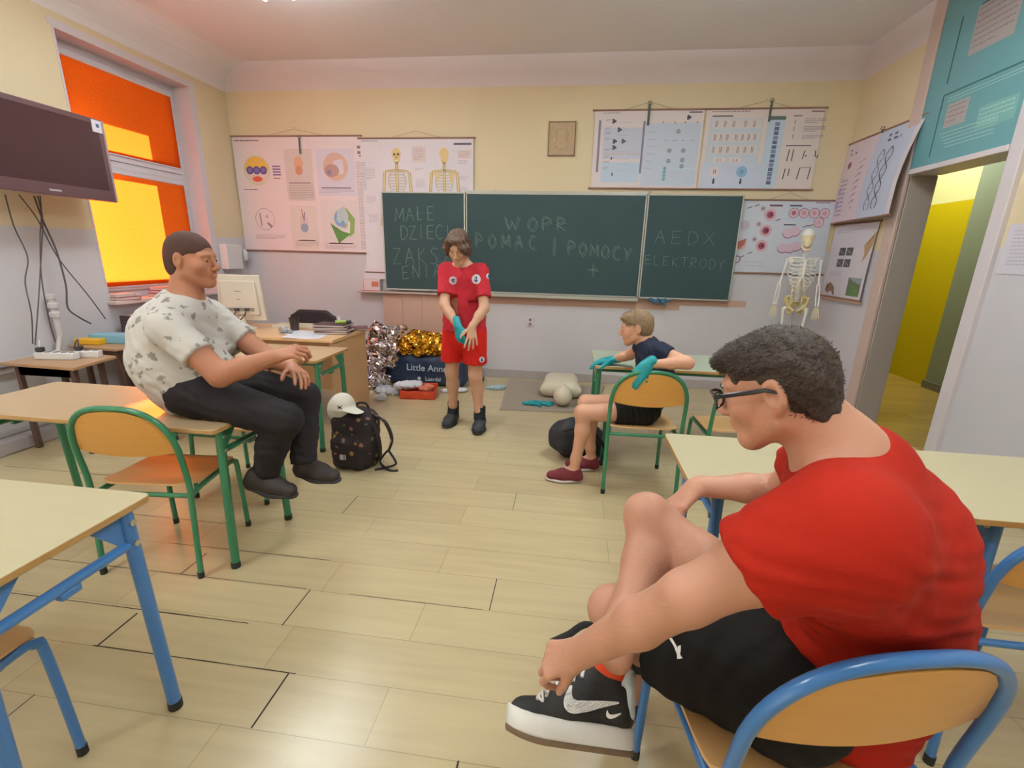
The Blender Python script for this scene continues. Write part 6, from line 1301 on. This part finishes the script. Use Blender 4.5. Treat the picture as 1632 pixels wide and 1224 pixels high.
shoe('shoe', PB, OB, V3(-1.50, 1.82, .36), V3(-1.26, 1.85, .305), (.25, 0, 1), 1.0, M_SD, M_SS, res=.006); shoe('shoe', PB, OB, V3(-1.33, 1.97, .365), V3(-1.085, 1.945, .35), (.05, 0, 1), 1.0, M_SD, M_SS, res=.006)
# ------------------------------------------------------------------ the standing instructor in red
OC = (-.86, 3.72, 0); PC = thing('person', 'person with long brown fringe in red t-shirt and red shorts standing before the chalkboard', 'person', OC, group='people')
SKC = skin('light skin', '#cb9c80'); M_REDC = cloth('pinkish red jersey', '#b82c38', bump=.1); M_REDS = cloth('red shorts fabric', '#c8241c', bump=.1)
NC = V3(-.865, 3.68, 1.375); cR_ = V3(-1.005, 3.69, 1.335); cL_ = V3(-.715, 3.66, 1.335)       # R is the left one in the photo
eR = V3(-.985, 3.56, 1.07); eL = V3(-.665, 3.54, 1.06); wR = V3(-.845, 3.42, .925); wL = V3(-.735, 3.42, .930)
hR = V3(-.95, 3.73, .86); hL = V3(-.775, 3.71, .86); kR = V3(-.985, 3.755, .475); kL = V3(-.765, 3.69, .475); aR = V3(-.995, 3.835, .085); aL = V3(-.735, 3.735, .085)
HCc = V3(-.872, 3.565, 1.505); fC, uC, lC = head_frame((.0, -.87, -.49)); WC = unit(cL_-cR_)
s = SDF(); pC = head(s, HCc, fC, uC, lC, .98)
s.cap(HCc-uC*.05-fC*.03, NC, .052, .056, .03); s.chain([V3(-.865, 3.72, .90), V3(-.865, 3.735, 1.10), V3(-.865, 3.71, 1.28)], [.095, .080, .085], .05, (WC, 1.40))
for a in (cR_, cL_): s.cap(a, NC+V3(0, 0, -.03), .046, .05, .05)
for a, e_, w_ in ((cR_, eR, wR), (cL_, eL, wL)): s.chain([a, e_], [.046, .039], .03); s.chain([e_, e_*.6+w_*.4, w_], [.039, .037, .024], .02)
for h_, k_, a_ in ((hR, kR, aR), (hL, kL, aL)): s.chain([h_, k_], [.085, .055], .04); c_ = a_-k_; s.chain([k_, k_+c_*.3+V3(0, .022, 0), k_+c_*.8, a_], [.052, .053, .036, .036], .03); s.cap(a_, a_+V3(0, -.1, -.04), .036, .03, .02)
hand(s, wL, (.04, -.35, -.94), (.35, -.80, .30), -1, .95, (.10, .12, .14, .16), .30, (.45, .1))
g = SDF(); hand(g, wR, (.25, -.30, -.90), (-.5, -.75, .2), 1, 1.0, (.55, .6, .6, .6), .05, (.2, .4), r=1.12); g.cap(wR-V3(.02, -.03, -.05), wR, .030, .030, .01)
hand(s, wR, (.25, -.30, -.90), (-.5, -.75, .2), 1, .9, (.55, .6, .6, .6), .05, (.2, .4))
solid('body', s, .007, SKC, PC, boxes=[(tuple(HCc-.13), tuple(HCc+.13), .0042), (*box_around([wL, wL+V3(.02, -.06, -.16)], .06), .0035)], org=OC)
solid('glove', g, .004, M_TEAL_G, PC, org=OC); eyes(PC, pC, lC, fC, uC, .98, PC, OC)
s = SDF(); s.chain([V3(-.865, 3.715, .86), V3(-.865, 3.735, 1.10), V3(-.865, 3.70, 1.27)], [.128, .130, .118], .05, (WC, 1.40))
for a, e_ in ((cR_, eR), (cL_, eL)): s.cap(a+V3(0, 0, -.006), NC+V3(0, 0.01, -.045), .052, .055, .05); s.chain([a, a+(e_-a)*.85], [.055, .064], .04); cutter(s, a+(e_-a)*.72, e_-a, .10, .08)
s.rbox((-.865, 3.7, .77), (.3, .3, .08), .002, None, .006, 's'); s.ell(NC+V3(0, -.03, .03), (.070, .075, .045), None, .012, 's')
s.noise = folds(.004, [((.8, .1, .5), .09, .7), ((-.7, .1, .8), .12, .6)], 31); ts = solid('t_shirt', s, .007, M_REDC, PC, org=OC)
s = SDF(); s.cap(V3(-.865, 3.725, .88), V3(-.865, 3.725, .80), .112, .115, .04, (WC, 1.42))
for h_, k_ in ((hR, kR), (hL, kL)): s.chain([h_, h_*.2+k_*.8], [.098, .100], .03)
s.rbox((-.865, 3.7, .48), (.35, .35, .10), .002, None, .006, 's'); s.noise = folds(.004, [((1, .1, .3), .10, .8)], 33); shc = solid('shorts', s, .007, M_REDS, PC, org=OC)
def badge(px, py, r, o, par, org, marks, cols=('#e2dfe6', '#2e3f8c')):
    cp = Vector((0, 0, CAMH)); q = lambda x, y, lf: stick(o, cp, at(px+x*r, py-y*r, Y=3)-cp, org, lf)
    b = MB(); R_ = [[q(k_*math.cos(2*PI*i/16), 1.1*k_*math.sin(2*PI*i/16), .003) for i in range(16)] for k_ in (1, .55)]; c = q(0, 0, .003)
    for i in range(16): j = (i+1) % 16; b.quad(R_[0][i], R_[0][j], R_[1][j], R_[1][i]); b.quad(R_[1][i], R_[1][j], c)
    d = b.build('round_badge', flat(cols[0]), par); b = MB()
    for (x0, y0, x1, y1) in marks: b.tube([q(x0, y0, .005), q((x0+x1)/2, (y0+y1)/2, .005), q(x1, y1, .005)], .0042, 5)
    b.build('badge_mark', flat(cols[1]), d)
ANCH = [(0, .6, 0, -.55), (0, -.55, -.4, -.2), (0, -.55, .35, -.25), (-.2, .35, .2, .35)]
badge(759, 445, 7.2, ts, PC, OC, ANCH); badge(722, 447, 6.2, ts, PC, OC, [(-.5, .2, .5, .3), (-.4, -.1, .4, -.3), (0, .5, .2, -.5)], ('#c9bfc6', '#4a3a44'))
badge(779, 440, 4.2, ts, PC, OC, ANCH); badge(768, 573, 4.2, shc, PC, OC, ANCH)
s = SDF(); R = rmat(lC, fC, uC); E = lambda a, b, c, r, kk=.02, op='u': s.ell(pC(a, b, c), r, R, kk, op)
E(0, -.016, .040, (.084, .103, .090)); E(0, -.055, -.03, (.078, .060, .085), .03); E(-.012, .105, -.018, (.066, .056, .094), .012, 's')
for sg in (-1, 1): s.chain([pC(sg*.055, .065, .085), pC(sg*.078, .062, .03), pC(sg*.080, .035, -.025)], [.020, .020, .013], .02)
s.chain([pC(.02, .085, .095), pC(.05, .098, .045), pC(.066, .085, -.005)], [.016, .017, .008], .02)
s.noise = rid(.004, 38, 4)
hair('hair', s, .0045, mat('brown swept hair', '#5b4030', rough=.5, var=.35, scale=35, bump=.5, bscale=90), PC, OC, dict(n=2500, L=.022, dirfn=lambda c, n: n*.2-V3(0, 0, 1)*.7+lC*.2, keep=lambda c: (c-HCc)@fC < .05, wid=.0018, seed=5, jit=.2))
M_SOCK = cloth('dark grey sock', '#24272a'); M_SHG = mat('dark grey shoe', '#2f2f33', rough=.7)
for a_, dx in ((aR, -.02), (aL, .02)):
    s = SDF(); s.cap(a_+V3(0, .004, .16), a_+V3(0, .0, .0), .052, .050, .01); s.cap(a_+V3(0, -.02, .01), a_+V3(dx*.5, -.07, -.03), .042, .038, .02); s.rbox(a_+V3(0, 0, .165), (.08, .08, .06), .002, None, .004, 's'); solid('sock', s, .005, M_SOCK, PC, org=OC)
    h0 = a_*V3(1, 1, 0)+V3(0, .065, .0); o, p = shoe('shoe', PC, OC, h0, h0+V3(dx, -.275, 0), (0, 0, 1), 1.1, M_SHG, M_SS, res=.005, hi=.07)
    for q in (.42, .55):
        b = MB(); b.tube([Vector(p(x_, q, z_))-Vector(OC) for x_, z_ in ((-.040, .045), (-.02, .073-.012*(q-.42)*10), (.02, .073-.012*(q-.42)*10), (.040, .045))], .009, 6, squash=((0, 1, 0), .8)); b.build('shoe_strap', M_BLK, o)
# ------------------------------------------------------------------ the seated child with teal gloves
OD = (.49, 2.95, 0); PD = thing('person', 'child with fair hair, navy t-shirt and teal gloves sitting sideways on a green chair', 'person', OD, group='people')
SKD = skin('rosy light skin', '#d19c80'); M_NAV = cloth('navy jersey', '#272b3c', bump=.1)
ND = V3(.475, 2.985, .965); dN = V3(.555, 2.865, .915); dF = V3(.50, 3.10, .92); eN = V3(.700, 2.765, .872); eF = V3(.44, 3.30, .80); wN = V3(.462, 2.715, .862); wF = V3(.325, 3.33, .750)
gN = V3(.50, 2.905, .505); gF = V3(.50, 3.055, .505); kN_ = V3(.115, 2.862, .490); kF_ = V3(.140, 3.035, .505); aN = V3(.085, 2.86, .085); aF = V3(.205, 3.06, .085); WDd = unit(dN-dF)
HD = V3(.418, 3.0, 1.035); fD, uD, lD = head_frame((-.97, .10, -.22))
s = SDF(); pD = head(s, HD, fD, uD, lD, .93); s.cap(HD-uD*.045-fD*.03, ND, .042, .045, .03)
s.chain([V3(.52, 2.98, .54), V3(.56, 2.985, .72), V3(.525, 2.985, .86)], [.09, .09, .085], .04, (WDd, 1.3))
for a in (dN, dF): s.cap(a, ND+V3(.01, 0, -.03), .040, .042, .04)
for a, e_, w_ in ((dN, eN, wN), (dF, eF, wF)): s.chain([a, e_], [.042, .038], .03); s.chain([e_, e_*.6+w_*.4, w_], [.037, .034, .023], .02)
for h_, k_, a_ in ((gN, kN_, aN), (gF, kF_, aF)): s.chain([h_, k_], [.075, .052], .04); c_ = a_-k_; s.chain([k_, k_+c_*.3+V3(.018, 0, 0), k_+c_*.8, a_], [.048, .048, .032, .032], .03); s.cap(a_, a_+V3(-.1, 0, -.04), .032, .026, .02)
gl1 = SDF(); hand(gl1, wN, (-.55, -.12, -.80), (-.3, -.85, .35), 1, .95, (.25, .28, .3, .35), .0, (.0, .3), r=1.55); gl1.cap(wN-unit(V3(-.55, -.1, -.5))*.035, wN, .031, .027, .01)
gl2 = SDF(); hand(gl2, wF, (-.96, .02, -.16), (-.1, 0, 1), 1, .95, (.25, .28, .3, .3), .0, (.0, .3), r=1.55); gl2.cap(wF+V3(.045, 0, .01), wF, .030, .026, .01)
hand(s, wN, (-.55, -.12, -.80), (-.3, -.85, .35), 1, .85, (.22, .25, .28, .3), .10, (.3, .3)); hand(s, wF, (-.96, .02, -.16), (-.1, 0, 1), 1, .85, (.25, .28, .3, .3), .06, (.2, .3))
solid('body', s, .0065, SKD, PD, boxes=[(tuple(HD-.125), tuple(HD+.125), .004)], org=OD); eyes(PD, pD, lD, fD, uD, .93, PD, OD)
solid('glove', gl1, .004, M_TEAL_G, PD, org=OD); solid('glove', gl2, .004, M_TEAL_G, PD, org=OD)
s = SDF(); s.chain([V3(.53, 2.98, .56), V3(.565, 2.985, .72), V3(.53, 2.985, .86)], [.105, .108, .10], .05, (WDd, 1.28))
for a, e_ in ((dN, eN), (dF, eF)): s.cap(a, ND+V3(.015, 0, -.035), .050, .052, .05); s.chain([a, a+(e_-a)*.55], [.053, .056], .03); cutter(s, a+(e_-a)*.38, e_-a, .08, .06)
s.ell(ND+V3(-.01, 0, .03), (.058, .056, .036), None, .01, 's'); s.noise = folds(.004, [((.5, .2, .9), .08, .8)], 41); solid('t_shirt', s, .006, M_NAV, PD, org=OD)
s = SDF(); s.cap(V3(.525, 2.98, .53), V3(.50, 2.98, .52), .10, .10, .04, (WDd, 1.35)); 
for h_, k_ in ((gN, kN_), (gF, kF_)): s.chain([h_, h_*.42+k_*.58], [.092, .080], .04); cutter(s, h_+(k_-h_)*.47, k_-h_, .12, .07)
s.noise = folds(.006, [((1, .1, .3), .08, .8)], 43); solid('shorts', s, .006, M_SHB, PD, org=OD)
b = MB(); o_ = Vector((.335, 2.812, .50))-Vector(OD)
b.quad(o_+Vector((0, 0, .03)), o_+Vector((.012, 0, .03)), o_+Vector((.020, 0, -.02)), o_+Vector((.008, 0, -.02))); b.quad(o_+Vector((.008, -.001, -.0)), o_+Vector((.035, -.001, .002)), o_+Vector((.035, -.001, -.006)), o_+Vector((.01, -.001, -.012)))
lg = b.build('shorts_logo', M_SW, PD); q = lg.modifiers.new('t', 'SOLIDIFY'); q.thickness = .002
s = SDF(); R = rmat(lD, fD, uD); E = lambda a, b, c, r, kk=.02, op='u': s.ell(pD(a, b, c), r, R, kk, op)
E(0, -.017, .036, (.074, .093, .080)); E(0, -.046, -.010, (.069, .060, .066), .03); E(0, .050, .080, (.050, .038, .018), .03); E(0, .105, -.018, (.085, .062, .080), .010, 's')
for sg in (-1, 1): E(sg*.076, .046, -.025, (.030, .048, .058), .010, 's'); E(sg*.083, -.010, -.014, (.024, .020, .030), .008, 's')
E(0, -.02, -.108, (.09, .09, .045), .008, 's'); s.noise = rid(.002, 42, 7)
hair('hair', s, .004, mat('fair hair', '#8a7052', rough=.6, var=.25, scale=50, bump=.4, bscale=120), PD, OD, dict(n=3000, L=.011, dirfn=lambda c, n: n*.35+fD*.6, wid=.0011, seed=8, jit=.2))
M_SHR = mat('dark red knit shoe', '#6d2027', rough=.8, var=.15, scale=60, bump=.3); M_SWH = mat('off white sole', '#c9bdb5', rough=.6)
for a_ in (aN, aF): h0 = a_*V3(1, 1, 0)+V3(.055, 0, 0); shoe('shoe', PD, OD, h0, h0+V3(-.245, -.01, 0), (0, 0, 1), .93, M_SHR, M_SWH, res=.005, hi=.068)
